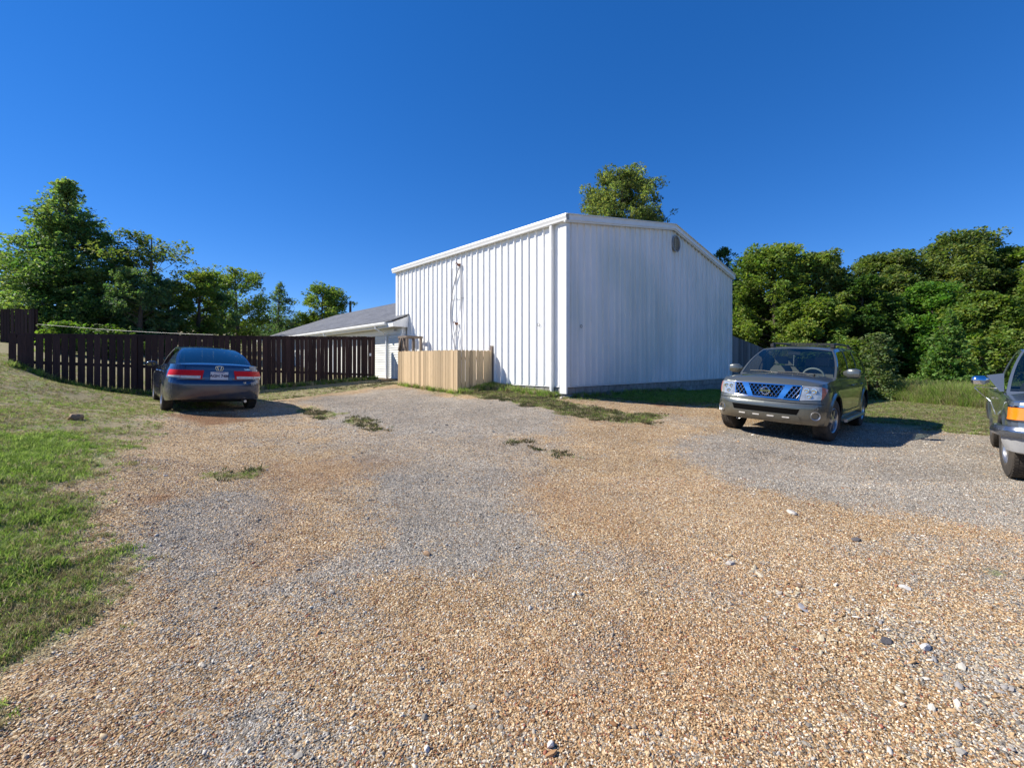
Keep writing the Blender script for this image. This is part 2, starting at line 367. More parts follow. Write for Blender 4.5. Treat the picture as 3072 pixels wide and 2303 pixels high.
me.loops.add(Fq.size); me.loops.foreach_set('vertex_index', Fq.astype(np.int32).ravel()); me.polygons.add(len(Fq)); me.polygons.foreach_set('loop_start', np.arange(0, Fq.size, 4, dtype=np.int32))
me.polygons.foreach_set('use_smooth', np.ones(len(Fq), bool)); me.update(calc_edges=True)
def cattr(me, name, arr, dom='POINT'):
    a = me.attributes.new(name, 'FLOAT_COLOR', dom); c = np.ones((len(arr), 4), np.float32); c[:, :3] = arr; a.data.foreach_set('color', c.ravel())
cattr(me, 'maskA', np.stack([ma[0].ravel(), ma[1].ravel(), ma[2].ravel()], 1)); cattr(me, 'maskB', np.stack([ma[3].ravel(), ma[4].ravel(), ma[5].ravel()], 1))
me.materials.append(M_ground)
ground = bpy.data.objects.new('ground', me); COL.objects.link(ground); tag(ground, kind='structure')

def GH(x, y, gm=None):
    if gm is None: gm = masks(x, y)[1]
    r = np.hypot(x, y)
    return GZ(x, y) + (fbm(x, y, 4, 9) - .5) * .02 * np.clip(1 - r / 14, 0, 1) + (fbm(x, y, 3, 2) - .5) * .08 * gm * np.clip(1 - r / 25, 0, 1)

# ------------------------------------------------------------------ main metal building
GD = np.array([.7275, .686]); BANG = math.atan2(.686, .7275)
CX0, CY0 = 1.492, 12.2
def BW(t, s):   # building frame -> world ; t along the gable, s along the left wall
    return (CX0 + .7275 * t - .686 * s, CY0 + .686 * t + .7275 * s)
GW, LW_, RT = 11.75, 9.4, 6.1
Z0 = .45; SB = .81 - Z0; SE = 5.38 - Z0; SR = 6.42 - Z0
M_white = pmat('white_steel', (.88, .88, .86), .42, noise=.03, nscale=3, stretch=(1, 1, .15), spec=.5)
def gable_mat():
    m, t, b = newmat('weathered_white_steel'); L = t.links.new
    tc = N(t, 'ShaderNodeTexCoord'); geo = N(t, 'ShaderNodeNewGeometry')
    mp = N(t, 'ShaderNodeMapping'); mp.inputs['Scale'].default_value = (2.2, 2.2, .12); L(geo.outputs['Position'], mp.inputs[0])
    n = N(t, 'ShaderNodeTexNoise'); n.inputs['Scale'].default_value = 1.6; n.inputs['Detail'].default_value = 7; n.inputs['Roughness'].default_value = .68; L(mp.outputs[0], n.inputs['Vector'])
    n2 = N(t, 'ShaderNodeTexNoise'); n2.inputs['Scale'].default_value = .35; n2.inputs['Detail'].default_value = 4; L(geo.outputs['Position'], n2.inputs['Vector'])
    r = N(t, 'ShaderNodeValToRGB'); e = r.color_ramp.elements; e[0].position = .3; e[0].color = (.68, .68, .66, 1); e[1].position = .68; e[1].color = (.90, .87, .84, 1); L(n.outputs[0], r.inputs[0])
    r2 = N(t, 'ShaderNodeValToRGB'); e = r2.color_ramp.elements; e[0].position = .35; e[0].color = (.82, .88, .86, 1); e[1].position = .6; e[1].color = (1, 1, 1, 1); L(n2.outputs[0], r2.inputs[0])
    mx = N(t, 'ShaderNodeMix', data_type='RGBA', blend_type='MULTIPLY'); mx.inputs[0].default_value = 1; L(r.outputs[0], mx.inputs[6]); L(r2.outputs[0], mx.inputs[7]); L(mx.outputs[2], b.inputs['Base Color'])
    b.inputs['Roughness'].default_value = .5; return m
M_gable = gable_mat()
M_trim = pmat('white_trim', (.82, .82, .80), .4, noise=.1, nscale=4)
M_block = pmat('concrete_block', (.38, .36, .33), .9, noise=.55, nscale=5, bump=.5, bscale=50, obj_rand=.12)
M_dark = pmat('dark_void', (.006, .006, .006), 1.0, spec=0)
M_roofmetal = pmat('roof_metal', (.55, .56, .56), .45, noise=.2)
M_rust = pmat('rusty_metal', (.28, .11, .06), .8, noise=.5, nscale=30)
M_wire = pmat('grey_cable', (.50, .50, .51), .6)
M_greymetal = pmat('grey_metal', (.33, .33, .33), .5, noise=.3)

bld = empty('metal_building', (CX0, CY0, Z0), BANG)
tag(bld, 'large white ribbed steel building with a shallow gable roof and round ridge vent', 'building')
def rib_profile(w, n, pitch):
    p = [(0, 0)]; 
    for k in range(n):
        c = pitch * (k + .5)
        p += [(c - pitch * .30, 0), (c - pitch * .28, .004), (c - pitch * .24, .004), (c - pitch * .22, 0)]
        p += [(c - .036, 0), (c - .017, .045), (c + .017, .045), (c + .036, 0)]
        p += [(c + pitch * .22, 0), (c + pitch * .24, .004), (c + pitch * .28, .004), (c + pitch * .30, 0)]
    p += [(w, 0)]; return p
PITCH = .3048
def panel_mesh(w, n, z0, ztop):   # along +x, bulging to -y
    pr = rib_profile(w, n, PITCH); v = []; f = []
    for x, d in pr: v += [(x, -d, z0), (x, -d, ztop(x))]
    for i in range(len(pr) - 1): f.append((2 * i, 2 * i + 2, 2 * i + 3, 2 * i + 1))
    return v, f
# left wall: local y from 0 to LW_, outward -x
PW = PITCH * 3; k = 0; proto = None; s = .07
while s < LW_ - .05:
    w = min(PW, LW_ - s); n = int(round(w / PITCH - .3)) if w < PW - .01 else 3
    v, f = panel_mesh(w, max(n, 0), SB, lambda x: SE - .02)
    if proto is not None and w > PW - .01: o = inst(proto)
    else:
        o = mobj('wall_panel', v, f, M_white); 
        if w > PW - .01: proto = o
    o.parent = bld; o.rotation_euler = (0, 0, R(90)); o.scale = (1, -1, 1) if False else (1, 1, 1)
    # rotate +x -> +y ; -y (bulge) -> +x , so mirror to face -x
    o.rotation_euler = (0, 0, R(-90)); o.location = (-.002, s + w, 0)
    s += PW
# gable wall: along +x, outward -y
def gz_top(x):
    return SE + (SR - SE) * (x / RT) if x < RT else SE + (SR - SE) * (GW - x) / (GW - RT)
x0 = .06
while x0 < GW - .05:
    w = min(PW, GW - x0)
    cut = [x0] if not (x0 < RT < x0 + w) else [x0]
    n = 3 if w > PW - .01 else max(int(w / PITCH - .2), 0)
    pr = rib_profile(w, n, PITCH)
    if x0 < RT < x0 + w:
        xr = RT - x0; pr = sorted(pr + [(xr, 0 if not any(a[0] < xr < b[0] and a[1] > .01 for a, b in zip(pr, pr[1:])) else .03)])
    v = []; f = []
    for x, d in pr: v += [(x, -d, SB), (x, -d, gz_top(x0 + x) - .02)]
    for i in range(len(pr) - 1): f.append((2 * i, 2 * i + 2, 2 * i + 3, 2 * i + 1))
    o = mobj('wall_panel', v, f, M_gable, bld); o.location = (x0, -.002, 0)
    x0 += PW
# inner body (back and right walls, core)
m = MB()
v = [(.03, .03, SB - .02), (GW - .03, .03, SB - .02), (GW - .03, .03, SE - .06), (RT, .03, SR - .06), (.03, .03, SE - .06)]
v2 = [(a, LW_ - .03, c) for a, b, c in v]
m.add(v + v2, [(4, 3, 2, 1, 0), (5, 6, 7, 8, 9), (0, 1, 6, 5), (1, 2, 7, 6), (4, 0, 5, 9)]); m.build('wall', M_gable, bld)
# roof sheets
m = MB(); th = .05
for (xa, za, xb, zb) in ((-.10, SE - .02, RT, SR + .02), (RT, SR + .02, GW + .10, SE - .02)):
    m.add([(xa, -.10, za + .03), (xb, -.10, zb + .03), (xb, LW_ + .1, zb + .03), (xa, LW_ + .1, za + .03), (xa, -.10, za + .03 + th), (xb, -.10, zb + .03 + th), (xb, LW_ + .1, zb + .03 + th), (xa, LW_ + .1, za + .03 + th)],
          [(0, 3, 2, 1), (4, 5, 6, 7), (0, 1, 5, 4), (2, 3, 7, 6), (0, 4, 7, 3), (1, 2, 6, 5)])
roof = m.build('roof', M_roofmetal, bld)
m = MB()
for k in range(int(LW_ / PITCH)):
    y = .15 + k * PITCH
    m.beam((-.13, y, SE + .065), (RT, y, SR + .105), .05, .035)
m.build('roof_rib', M_roofmetal, roof)
m = MB(); m.beam((RT, -.11, SR + .115), (RT, .32, SR + .115), .28, .05); m.build('ridge_cap', M_rust, roof)
# rake trims
for nm, a, b in (('rake_trim', (-.16, -.115, SE + .04), (RT + .005, -.115, SR + .07)), ('rake_trim', (RT - .005, -.117, SR + .07), (GW + .14, -.117, SE + .04))):
    m = MB(); m.beam(a, b, .05, .16, up=(0, 0, 1)); m.beam((a[0], a[1] + .035, a[2] - .10), (b[0], b[1] + .035, b[2] - .10), .06, .05)
    m.beam((a[0], a[1] - .02, a[2] + .085), (b[0], b[1] - .02, b[2] + .085), .09, .02); m.build(nm, M_trim, bld)
# gutter along the left eave
m = MB(); prof = [(-.03, .12), (-.17, .12), (-.185, .06), (-.16, -.01), (-.15, -.06), (-.03, -.06)]
v = []; ys = (-.14, LW_ + .15)
for y in ys:
    for a, b in prof: v.append((a, y, SE + .02 + b))
n = len(prof); m.add(v, [(i, i + 1, n + i + 1, n + i) for i in range(n - 1)] + [(n - 1, 0, n, 2 * n - 1)] + [tuple(range(n))[::-1], tuple(range(n, 2 * n))])
g = m.build('gutter', M_trim, bld)
# downspouts
def downspout(parent, x, y, ztop, zbot, w=.075, d=.095, mat=M_trim, name='downspout'):
    m = MB(); m.box(x - d, x, y - w / 2, y + w / 2, zbot, ztop)
    for i in (-.25, .25): m.box(x - d - .004, x - d + .004, y + i * w - .006, y + i * w + .006, zbot, ztop)
    m.beam((x - d * .5, y, zbot + .06), (x - d * 1.6, y, zbot - .03), w, .06)
    for z in (zbot + .9, ztop - .7): m.box(x - d - .006, x + .001, y - w / 2 - .012, y + w / 2 + .012, z, z + .03)
    return m.build(name, mat, parent)
downspout(bld, -.035, .46, SE - .03, .07)
# corner trims
m = MB(); m.box(-.045, .012, -.045, .19, -.02 + .17, SE + .0); m.box(.0121, .10, -.045, -.012, SB - .03, SE - .02); m.build('corner_trim', M_trim, bld)
m = MB(); m.box(GW - .05, GW + .045, -.045, .10, SB - .03, SE - .0); m.build('corner_trim', M_trim, bld)
m = MB(); m.box(-.045, .05, LW_ - .12, LW_ + .03, SB - .03, SE - .02); m.build('corner_trim', M_trim, bld)
# base trim
m = MB(); m.box(-.03, -.004, .19, LW_, SB - .035, SB - .008); m.box(.1, GW, -.03, -.004, SB - .035, SB - .008); m.build('base_trim', M_trim, bld)
# foundation with its blocks
m = MB(); m.box(.03, GW - .02, .03, LW_ - .02, -.9, SB - .04); fnd = m.build('foundation', M_block, bld)
bp = MB(); B_L, B_H = .397, .193
bx = MB()
def bevel_block(w, h, dp):
    e = .008
    v = [(0, 0, 0), (w, 0, 0), (w, 0, h), (0, 0, h), (e, -dp, e), (w - e, -dp, e), (w - e, -dp, h - e), (e, -dp, h - e)]
    return v, [(4, 5, 6, 7), (0, 1, 5, 4), (1, 2, 6, 5), (2, 3, 7, 6), (3, 0, 4, 7)]
blk = [mobj('concrete_block', *bevel_block(.392, .188, d), M_block, fnd) for d in (.024, .020)]
first = [True, True]
for row in range(5):
    z = SB - .04 - .2 * (row + 1) + .005
    off = .2 if row % 2 else 0
    for wall in (0, 1):
        Lw = GW if wall == 0 else LW_
        x = .02 - off
        while x < Lw - .1:
            xa = max(x, .03)
            wx, wy = BW(xa + .2, 0) if wall == 0 else BW(0, xa + .2)
            if gz(wx, wy) - Z0 < z + .2:
                sc = (min(x + .4, Lw - .01) - xa) / .4
                src = blk[random.randrange(2)]
                k = blk.index(src)
                o = src if first[k] else inst(src, fnd); first[k] = False
                if wall == 0: o.location = (xa, .028, z); o.rotation_euler = (0, 0, 0)
                else: o.location = (.028, xa + .4 * sc, z); o.rotation_euler = (0, 0, R(-90))
                o.scale = (sc, 1, 1)
            x += .4
# ridge vent
vy = -.05; m = MB(); m.lathe([(0, .0), (-.05, .30), (-.09, .31), (-.09, .27), (-.03, .26), (-.03, 0)], 28, 'y', (RT + .18, -.01, SR - .52)); lv = m.build('louver_vent', M_greymetal, bld, 40)
m = MB()
for k in range(6):
    z = SR - .52 - .2 + k * .08; hw = math.sqrt(max(.26 ** 2 - (z - (SR - .52)) ** 2, .001))
    m.beam((RT + .18 - hw, -.07, z), (RT + .18 + hw, -.07, z), .05, .012, up=(0, -.6, 1))
m.build('vent_slat', M_greymetal, lv)
# small bolted rings
for (x, y, z) in ((-.04, 1.0, 2.57 - Z0), (.62, -.04, 2.50 - Z0)):
    m = MB(); ax = 'x' if x < 0 else 'y'
    m.lathe([(0, .05), (-.012, .052), (-.012, .035), (0, .035)], 16, ax, (x + .002 if x < 0 else x, y, z)); m.build('wall_fitting', M_greymetal, bld, 40)
# patched-in panel outline on the left wall
m = MB(); ya, yb, za, zb = 4.55, 5.35, 3.25 + .05, 4.42
for (a, b, c, d) in ((ya, yb, za, za + .012), (ya, yb, zb, zb + .012), (yb, yb + .012, za, zb)): m.box(-.040, -.030, a, b, c, d)
m.build('patch_seam', M_greymetal, bld)
# electric brackets and hanging cables on the wall
def wall_pt(u, v, n=.06):
    """point on the left wall seen at photo pixel (u,v); returns local coords"""
    a = (u - CXP) / FPX; s = (CX0 - .7275 * n - a * (CY0 - .686 * n)) / (.686 + a * .7275)
    Y = CY0 - .686 * n + .7275 * s; return (-n, s, CAM_H - (v - HVP) / FPX * Y - Z0)
hd = empty('cable_bracket', (0, 0, 0)); bpy.data.objects.remove(hd)
for (u, v) in ((1379, 795), (1372, 971)):
    p = wall_pt(u, v, .05); w = bld.matrix_basis @ Vector(p) if False else Vector((*BW(p[0], p[1]), p[2] + Z0))
    m = MB(); m.box(-.05, .0, -.05, .05, -.04, .04); m.lathe([(-.09, .022), (-.09, .034), (-.03, .038), (-.03, .022)], 12, 'x'); m.tube([(-.05, 0, .02), (-.13, .02, .06), (-.17, 0, .02)], .016, 6)
    o = m.build('cable_bracket', M_rust); o.location = w; o.rotation_euler = (0, 0, BANG)
    tag(o, 'rusty upper bracket high on the white wall holding drooping cables' if v < 900 else 'rusty lower bracket on the white wall just above the tan picket fence', 'bracket', 'cable brackets on the white wall')
def cable(pix, r, label, n=.065):
    P = [wall_pt(u, v, n) for u, v in pix]
    # smooth
    Q = []
    for i in range(len(P) - 1):
        p0 = P[max(i - 1, 0)]; p1 = P[i]; p2 = P[i + 1]; p3 = P[min(i + 2, len(P) - 1)]
        for k in range(5):
            t = k / 5; Q.append(tuple(.5 * ((2 * b) + (-a + c) * t + (2 * a - 5 * b + 4 * c - d) * t * t + (-a + 3 * b - 3 * c + d) * t ** 3) for a, b, c, d in zip(p0, p1, p2, p3)))
    Q.append(P[-1]); m = MB(); m.tube(Q, r, 6); o = m.build('hanging_cable', M_wire, None, 60); o.location = (CX0, CY0, Z0); o.rotation_euler = (0, 0, BANG)
    tag(o, label, 'cable', 'cables on the white wall')
cable([(1379, 798), (1368, 830), (1357, 880), (1351, 930), (1354, 985), (1362, 1030), (1366, 1062)], .021, 'thick grey cable bowing out left from the upper bracket down behind the tan fence')
cable([(1380, 798), (1384, 850), (1383, 900), (1385, 960), (1387, 1010), (1386, 1062)], .013, 'thin grey cable hanging almost straight down at the right of the loop')
cable([(1378, 800), (1381, 860), (1379, 920), (1373, 966)], .010, 'short grey cable running from the upper bracket to the lower bracket')
cable([(1371, 975), (1364, 1010), (1364, 1062)], .013, 'grey cable dropping left from the lower bracket', .08)
cable([(1372, 975), (1376, 1010), (1381, 1062)], .013, 'grey cable dropping right from the lower bracket', .08)

# ------------------------------------------------------------------ house behind, same axes
M_siding = pmat('vinyl_siding', (.74, .74, .68), .5, noise=.06)
def shingle_mat():
    m, t, b = newmat('shingles'); L = t.links.new
    tc = N(t, 'ShaderNodeTexCoord'); br = N(t, 'ShaderNodeTexBrick'); mp = N(t, 'ShaderNodeMapping'); mp.inputs['Rotation'].default_value = (0, 0, R(90)); L(tc.outputs['Object'], mp.inputs[0]); L(mp.outputs[0], br.inputs['Vector'])
    br.inputs['Scale'].default_value = 1; br.inputs['Brick Width'].default_value = .32; br.inputs['Row Height'].default_value = .13; br.inputs['Mortar Size'].default_value = .006
    br.inputs['Color1'].default_value = (.085, .09, .10, 1); br.inputs['Color2'].default_value = (.14, .145, .155, 1); br.inputs['Mortar'].default_value = (.04, .04, .045, 1)
    n = N(t, 'ShaderNodeTexNoise'); n.inputs['Scale'].default_value = .9; n.inputs['Detail'].default_value = 5; L(tc.outputs['Object'], n.inputs['Vector'])
    r = N(t, 'ShaderNodeValToRGB'); r.color_ramp.elements[0].position = .3; r.color_ramp.elements[0].color = (.75, .75, .78, 1); r.color_ramp.elements[1].position = .7; r.color_ramp.elements[1].color = (1.25, 1.25, 1.25, 1); L(n.outputs[0], r.inputs[0])
    mx = N(t, 'ShaderNodeMix', data_type='RGBA', blend_type='MULTIPLY'); mx.inputs[0].default_value = 1; L(br.outputs[0], mx.inputs[6]); L(r.outputs[0], mx.inputs[7]); L(mx.outputs[2], b.inputs['Base Color'])
    b.inputs['Roughness'].default_value = .7
    bp = N(t, 'ShaderNodeBump'); bp.inputs['Distance'].default_value = .02; bp.inputs['Strength'].default_value = .6; L(br.outputs['Fac'], bp.inputs['Height']); bp.invert = True; L(bp.outputs[0], b.inputs['Normal']); return m
M_shingle = shingle_mat()
hs_o = BW(0, 0)
house = empty('house', (CX0, CY0, .75), BANG); tag(house, 'low white vinyl sided house with a dark shingle roof behind the brown fence', 'house')
HZ = .75; S0, S1 = 9.46, 29.0; NW, NE = -.25, -.75
zt = 2.68 - HZ; ze = 3.08 - HZ; ZRg = 5.35 - HZ; XR = 5.1
m = MB(); m.box(NW + .03, 9.5, S0, S1 - .3, -.6, ze); m.box(NW + .03, -.05, 8.56, S0, -.1, ze); m.build('wall', M_trim, house)
m = MB(); nz = int((zt - .07) / .1)
for (sa, sb) in ((8.64, S1 - .35),):
    for k in range(nz):
        z = .07 + k * .1; m.add([(NW, sa, z + .1), (NW - .030, sa, z + .004), (NW - .030, sb, z + .004), (NW, sb, z + .1), (NW, sa, z), (NW, sb, z)], [(0, 3, 2, 1), (1, 2, 5, 4)])
sd = m.build('lap_siding', M_siding, house); sd['kind'] = 'stuff'
m = MB(); m.box(NW - .035, NW + .03, 8.54, 8.66, -.05, zt); m.box(NW - .03, NW + .02, 9.55, 9.58, .05, zt); m.build('corner_trim', M_trim, house)
m = MB(); m.box(NW - .022, NW + .02, 8.50, S1 - .3, zt, zt + .20); m.build('frieze_board', M_trim, house)
m = MB(); m.box(NE + .02, NW - .0, 8.40, S1 - .05, ze - .12, ze - .09); m.build('soffit', M_trim, house)
m = MB(); m.box(NE, NE + .02, 8.40, S1, ze - .14, ze + .06); m.box(NE, -.05, 8.37, 8.40, ze - .14, ze + .02); m.build('fascia', M_trim, house)
def roofplane(x0, z0, x1, z1, s0, s1):
    return MB().add([(x0, s0, z0), (x1, s0, z1), (x1, s1, z1), (x0, s1, z0), (x0, s0, z0 + .05), (x1, s0, z1 + .05), (x1, s1, z1 + .05), (x0, s1, z0 + .05)], [(0, 3, 2, 1), (4, 5, 6, 7), (0, 1, 5, 4), (2, 3, 7, 6), (0, 4, 7, 3), (1, 2, 6, 5)])
sl_ = (ZRg - ze) / (XR - NE)
m = roofplane(NE - .05, ze + .07, XR, ZRg + .09, S0, S1); m.add(*[(lambda q: (q.v, q.f))(roofplane(XR + .002, ZRg + .09, 10.7, ze + .07, S0, S1))][0]); hr = m.build('roof', M_shingle, house)
m = roofplane(NE - .05, ze + .07, -.02, ze + .07 + sl_ * .78, 8.38, S0 - .001); m.build('roof_return', M_shingle, house)
m = MB(); m.add([(NE + .01, 8.385, ze - .12), (-.03, 8.385, ze - .12), (-.03, 8.385, ze + .04 + sl_ * .72), (NE + .01, 8.385, ze + .04)], [(0, 1, 2, 3)]); m.add([(NE + .01, 8.42, ze - .12), (-.03, 8.42, ze - .12), (-.03, 8.42, ze + .04 + sl_ * .72), (NE + .01, 8.42, ze + .04)], [(3, 2, 1, 0)]); m.build('eave_return', M_trim, house)
m = MB(); 
for x in np.arange(0, 1, .5): pass
m.add([(NW, S1 - .3, 0), (9.5, S1 - .3, 0), (9.5, S1 - .3, ze), (XR, S1 - .3, ZRg), (NW, S1 - .3, ze)], [(0, 1, 2, 3, 4)]); m.build('gable_wall', M_siding, house)
m = MB(); prof = [(NE - .002, .06), (NE - .12, .06), (NE - .13, 0), (NE - .10, -.06), (NE - .002, -.06)]; v = []
for y in (8.85, S1 - .02):
    for a, b in prof: v.append((a, y, ze + b))
n = len(prof); m.add(v, [(i, i + 1, n + i + 1, n + i) for i in range(n - 1)] + [(n - 1, 0, n, 2 * n - 1), tuple(range(n))[::-1], tuple(range(n, 2 * n))]); m.build('gutter', M_trim, house)
for s_ in (9.75, 15.6):
    m = MB(); m.tube([(NE - .06, s_ + .02, ze - .05), (NE - .06, s_, ze - .16), (NW - .08, s_ - .0, ze - .42), (NW - .07, s_, ze - .55), (NW - .07, s_, .02), (NW - .2, s_, -.04)], .042, 8); m.build('downspout', M_trim, house, 50)
m = MB(); m.tube([(XR - 1.2, 13.2, ZRg - .5), (XR - 1.2, 13.2, ZRg + .42)], .06, 8); m.tube([(XR - 1.2, 13.2, ZRg + .40), (XR - 1.2, 13.2, ZRg + .50)], .085, 8); m.build('vent_pipe', M_greymetal, house, 50)
m = MB(); m.box(NW - .75, NW - .03, 8.9, 10.4, -.02, .045); m.build('door_step', pmat('step_wood', (.40, .28, .15), .8, noise=.3), house)
# flood light under eave
m = MB(); m.lathe([(0, .0), (-.02, .05), (-.09, .055), (-.10, .0)], 10, 'y', (NW - .12, 8.95, ze - .24)); m.box(NW - .14, NW, 8.9, 8.94, ze - .26, ze - .22); m.build('flood_lamp', M_greymetal, house, 40)

# ------------------------------------------------------------------ fences
def wood(name, c1, c2, bs=.0):
    m, t, b = newmat(name); L = t.links.new
    tc = N(t, 'ShaderNodeTexCoord'); oi = N(t, 'ShaderNodeObjectInfo')
    vm = N(t, 'ShaderNodeVectorMath', operation='MULTIPLY_ADD'); L(oi.outputs['Random'], vm.inputs[0]); vm.inputs[1].default_value = (31, 17, 53); L(tc.outputs['Object'], vm.inputs[2])
    mp = N(t, 'ShaderNodeMapping'); mp.inputs['Scale'].default_value = (28, 28, 1.6); L(vm.outputs[0], mp.inputs[0])
    n = N(t, 'ShaderNodeTexNoise'); n.inputs['Scale'].default_value = 1.5; n.inputs['Detail'].default_value = 6; n.inputs['Roughness'].default_value = .6; n.inputs['Distortion'].default_value = .6; L(mp.outputs[0], n.inputs['Vector'])
    mp2 = N(t, 'ShaderNodeMapping'); mp2.inputs['Scale'].default_value = (9, 9, 3.2); L(vm.outputs[0], mp2.inputs[0])
    k = N(t, 'ShaderNodeTexVoronoi'); k.inputs['Scale'].default_value = .8; L(mp2.outputs[0], k.inputs['Vector'])
    kr = N(t, 'ShaderNodeMapRange'); kr.inputs['From Min'].default_value = .05; kr.inputs['From Max'].default_value = .16; L(k.outputs['Distance'], kr.inputs[0])
    r = N(t, 'ShaderNodeValToRGB'); e = r.color_ramp.elements; e[0].position = .3; e[0].color = c4(c1); e[1].position = .7; e[1].color = c4(c2); L(n.outputs[0], r.inputs[0])
    mx = N(t, 'ShaderNodeMix', data_type='RGBA'); L(kr.outputs[0], mx.inputs[0]); mx.inputs[6].default_value = c4([c * .45 for c in c1]); L(r.outputs[0], mx.inputs[7])
    h = N(t, 'ShaderNodeHueSaturation'); mr = N(t, 'ShaderNodeMapRange'); mr.inputs['To Min'].default_value = .62; mr.inputs['To Max'].default_value = 1.2; L(oi.outputs['Random'], mr.inputs[0]); L(mr.outputs[0], h.inputs['Value']); L(mx.outputs[2], h.inputs['Color'])
    L(h.outputs[0], b.inputs['Base Color']); b.inputs['Roughness'].default_value = .8; b.inputs['Specular IOR Level'].default_value = .2
    bp = N(t, 'ShaderNodeBump'); bp.inputs['Strength'].default_value = .5; bp.inputs['Distance'].default_value = .004; L(n.outputs[0], bp.inputs['Height']); L(bp.outputs[0], b.inputs['Normal']); return m
M_pine = wood('new_pine', (.42, .30, .17), (.64, .49, .31))
M_old = wood('dark_boards', (.022, .013, .012), (.085, .047, .040))
M_greyw = wood('grey_boards', (.17, .16, .16), (.27, .26, .255))
M_weather = wood('weathered_wood', (.13, .10, .08), (.26, .21, .17))
def board_mesh(style):
    if style == 'dog': P = [(0, 0), (1, 0), (1, .975), (.80, 1), (.20, 1), (0, .975)]
    elif style == 'a': P = [(0, 0), (1, .004), (1, .996), (0, 1)]
    elif style == 'b': P = [(.02, 0), (.98, 0), (1.03, .5), (.97, .99), (.02, 1), (-.02, .55)]
    else: P = [(0, .003), (1, 0), (.98, .45), (1.0, 1), (0, .993), (.03, .6)]
    n = len(P); v = [(x, 0, z) for x, z in P] + [(x, 1, z) for x, z in P]
    return v, [tuple(range(n)), tuple(range(2 * n - 1, n - 1, -1))] + [(i + n, (i + 1) % n + n, (i + 1) % n, i) for i in range(n)]
def fence(name, A, B, topA, topB, bw, gap, mat, label, styles, zground=None, jit=.01, rails=(.25, .8), gapjit=.6, lean=.004, thick=.018, railside=1, mat_rail=None, fade=None, group=None, ground_clear=.03):
    A = Vector((*A, 0)); B = Vector((*B, 0)); d = B - A; L = d.length; ang = math.atan2(d.y, d.x)
    zb = gz(A.x, A.y); root = empty(name, (A.x, A.y, zb), ang); tag(root, label, 'fence', group)
    protos = [mobj('board', *board_mesh(st), mat, root) for st in styles]; used = [False] * len(protos)
    s = 0
    while s < L - .02:
        w = bw * random.uniform(.93, 1.07) if jit else bw; w = min(w, L - s)
        wx, wy = A.x + d.x * (s + w / 2) / L, A.y + d.y * (s + w / 2) / L
        g = gz(wx, wy) + random.uniform(-.01, .03) + ground_clear * 0
        top = topA + (topB - topA) * s / L + random.uniform(-jit, jit)
        k = random.randrange(len(protos)); o = protos[k] if not used[k] else inst(protos[k], root); used[k] = True
        o.location = (s, random.uniform(-.004, .004), g - zb); o.scale = (w, thick, max(top - g, .05)); o.rotation_euler = (0, random.uniform(-lean, lean), 0)
        s += w + max(gap * random.uniform(1 - gapjit, 1 + gapjit), .001)
    for k, p in enumerate(protos):
        if not used[k]: bpy.data.objects.remove(p)
    for fr in rails:
        m = MB(); 
        za = (gz(A.x, A.y) * (1 - fr) + topA * fr) - zb; zz = (gz(B.x, B.y) * (1 - fr) + topB * fr) - zb
        y = (thick + .022) * railside if railside > 0 else -.024
        if railside > 0: y = thick + .024
        m.beam((0, y, za), (L, y, zz), .04, .13 if fr > .9 else .09); m.build('rail', mat_rail or mat, root)
    n = max(2, int(L / 2.4) + 1)
    for k in range(n):
        s = .06 + (L - .12) * k / (n - 1); x, yw = A.x + d.x * s / L, A.y + d.y * s / L
        g = gz(x, yw) - zb; t_ = topA + (topB - topA) * s / L - zb
        m = MB(); m.box(s - .045, s + .045, (thick + .046) if railside > 0 else -.135, (thick + .136) if railside > 0 else -.046, g - .1, t_ - .03); m.build('post', mat_rail or mat, root)
    return root
# long brown fence, from the house corner towards the bank
FA = (-5.83, 18.8); FD = Vector((-.735, -.678)).normalized(); FL = 10.35
FB = (FA[0] + FD.x * FL, FA[1] + FD.y * FL)
fence('board_fence', FB, FA, 2.22, 2.60, .145, .021, M_old, 'long dark brown board fence with light showing through its gaps behind the sedan', ['a', 'b', 'c'], jit=.012, gapjit=.95, rails=(.10, .95))
m = MB(); m.box(-.04, .04, -.005, .005, -.055, .055); o = m.build('notice', pmat('paper_white', (.8, .8, .8), .6)); 
p = Vector((*FA, 0)) + Vector((FD.x, FD.y, 0)) * .22; o.location = (p.x + .012, p.y - .012, 1.82); o.rotation_euler = (0, 0, math.atan2(-FD.y, -FD.x)); tag(o, 'small white notice nailed near the right end of the dark fence', 'sign')
# higher fence segment on the bank, far left
fence('board_fence', (-32.5, 22.6), (-24.2, 22.4), 4.25, 4.22, .15, .03, M_old, 'short dark fence higher up the bank at the far left, below the big tree', ['a', 'b'], jit=.015, gapjit=.9, rails=(.3, .8))
# new picket enclosure
PC = (-1.66, 13.43); PL = (-4.15, 16.07); PR = (-.62, 14.40)
fence('picket_fence', PL, PC, 1.885, 1.855, .134, .009, M_pine, 'left lit side of the new tan picket enclosure, facing the driveway', ['dog'], jit=.008, gapjit=.5, rails=(.2, .8), lean=.003, group='new pine picket enclosure')
pf = fence('picket_fence', PC, PR, 1.855, 1.865, .134, .012, M_pine, 'right shaded side of the new tan picket enclosure, meeting the white wall', ['dog'], jit=.008, gapjit=1.2, rails=(.2, .8), lean=.004, group='new pine picket enclosure')
m = MB(); gpz = gz(PR[0] - .03, PR[1] - .03); m.box(-.045, .045, -.045, .045, -.1, 2.02 - gpz); o = m.build('fence_post', M_weather); o.location = (PR[0] - .035, PR[1] + .02, gpz); o.rotation_euler = (0, 0, BANG); tag(o, 'weathered square post where the tan picket fence meets the white wall', 'post')
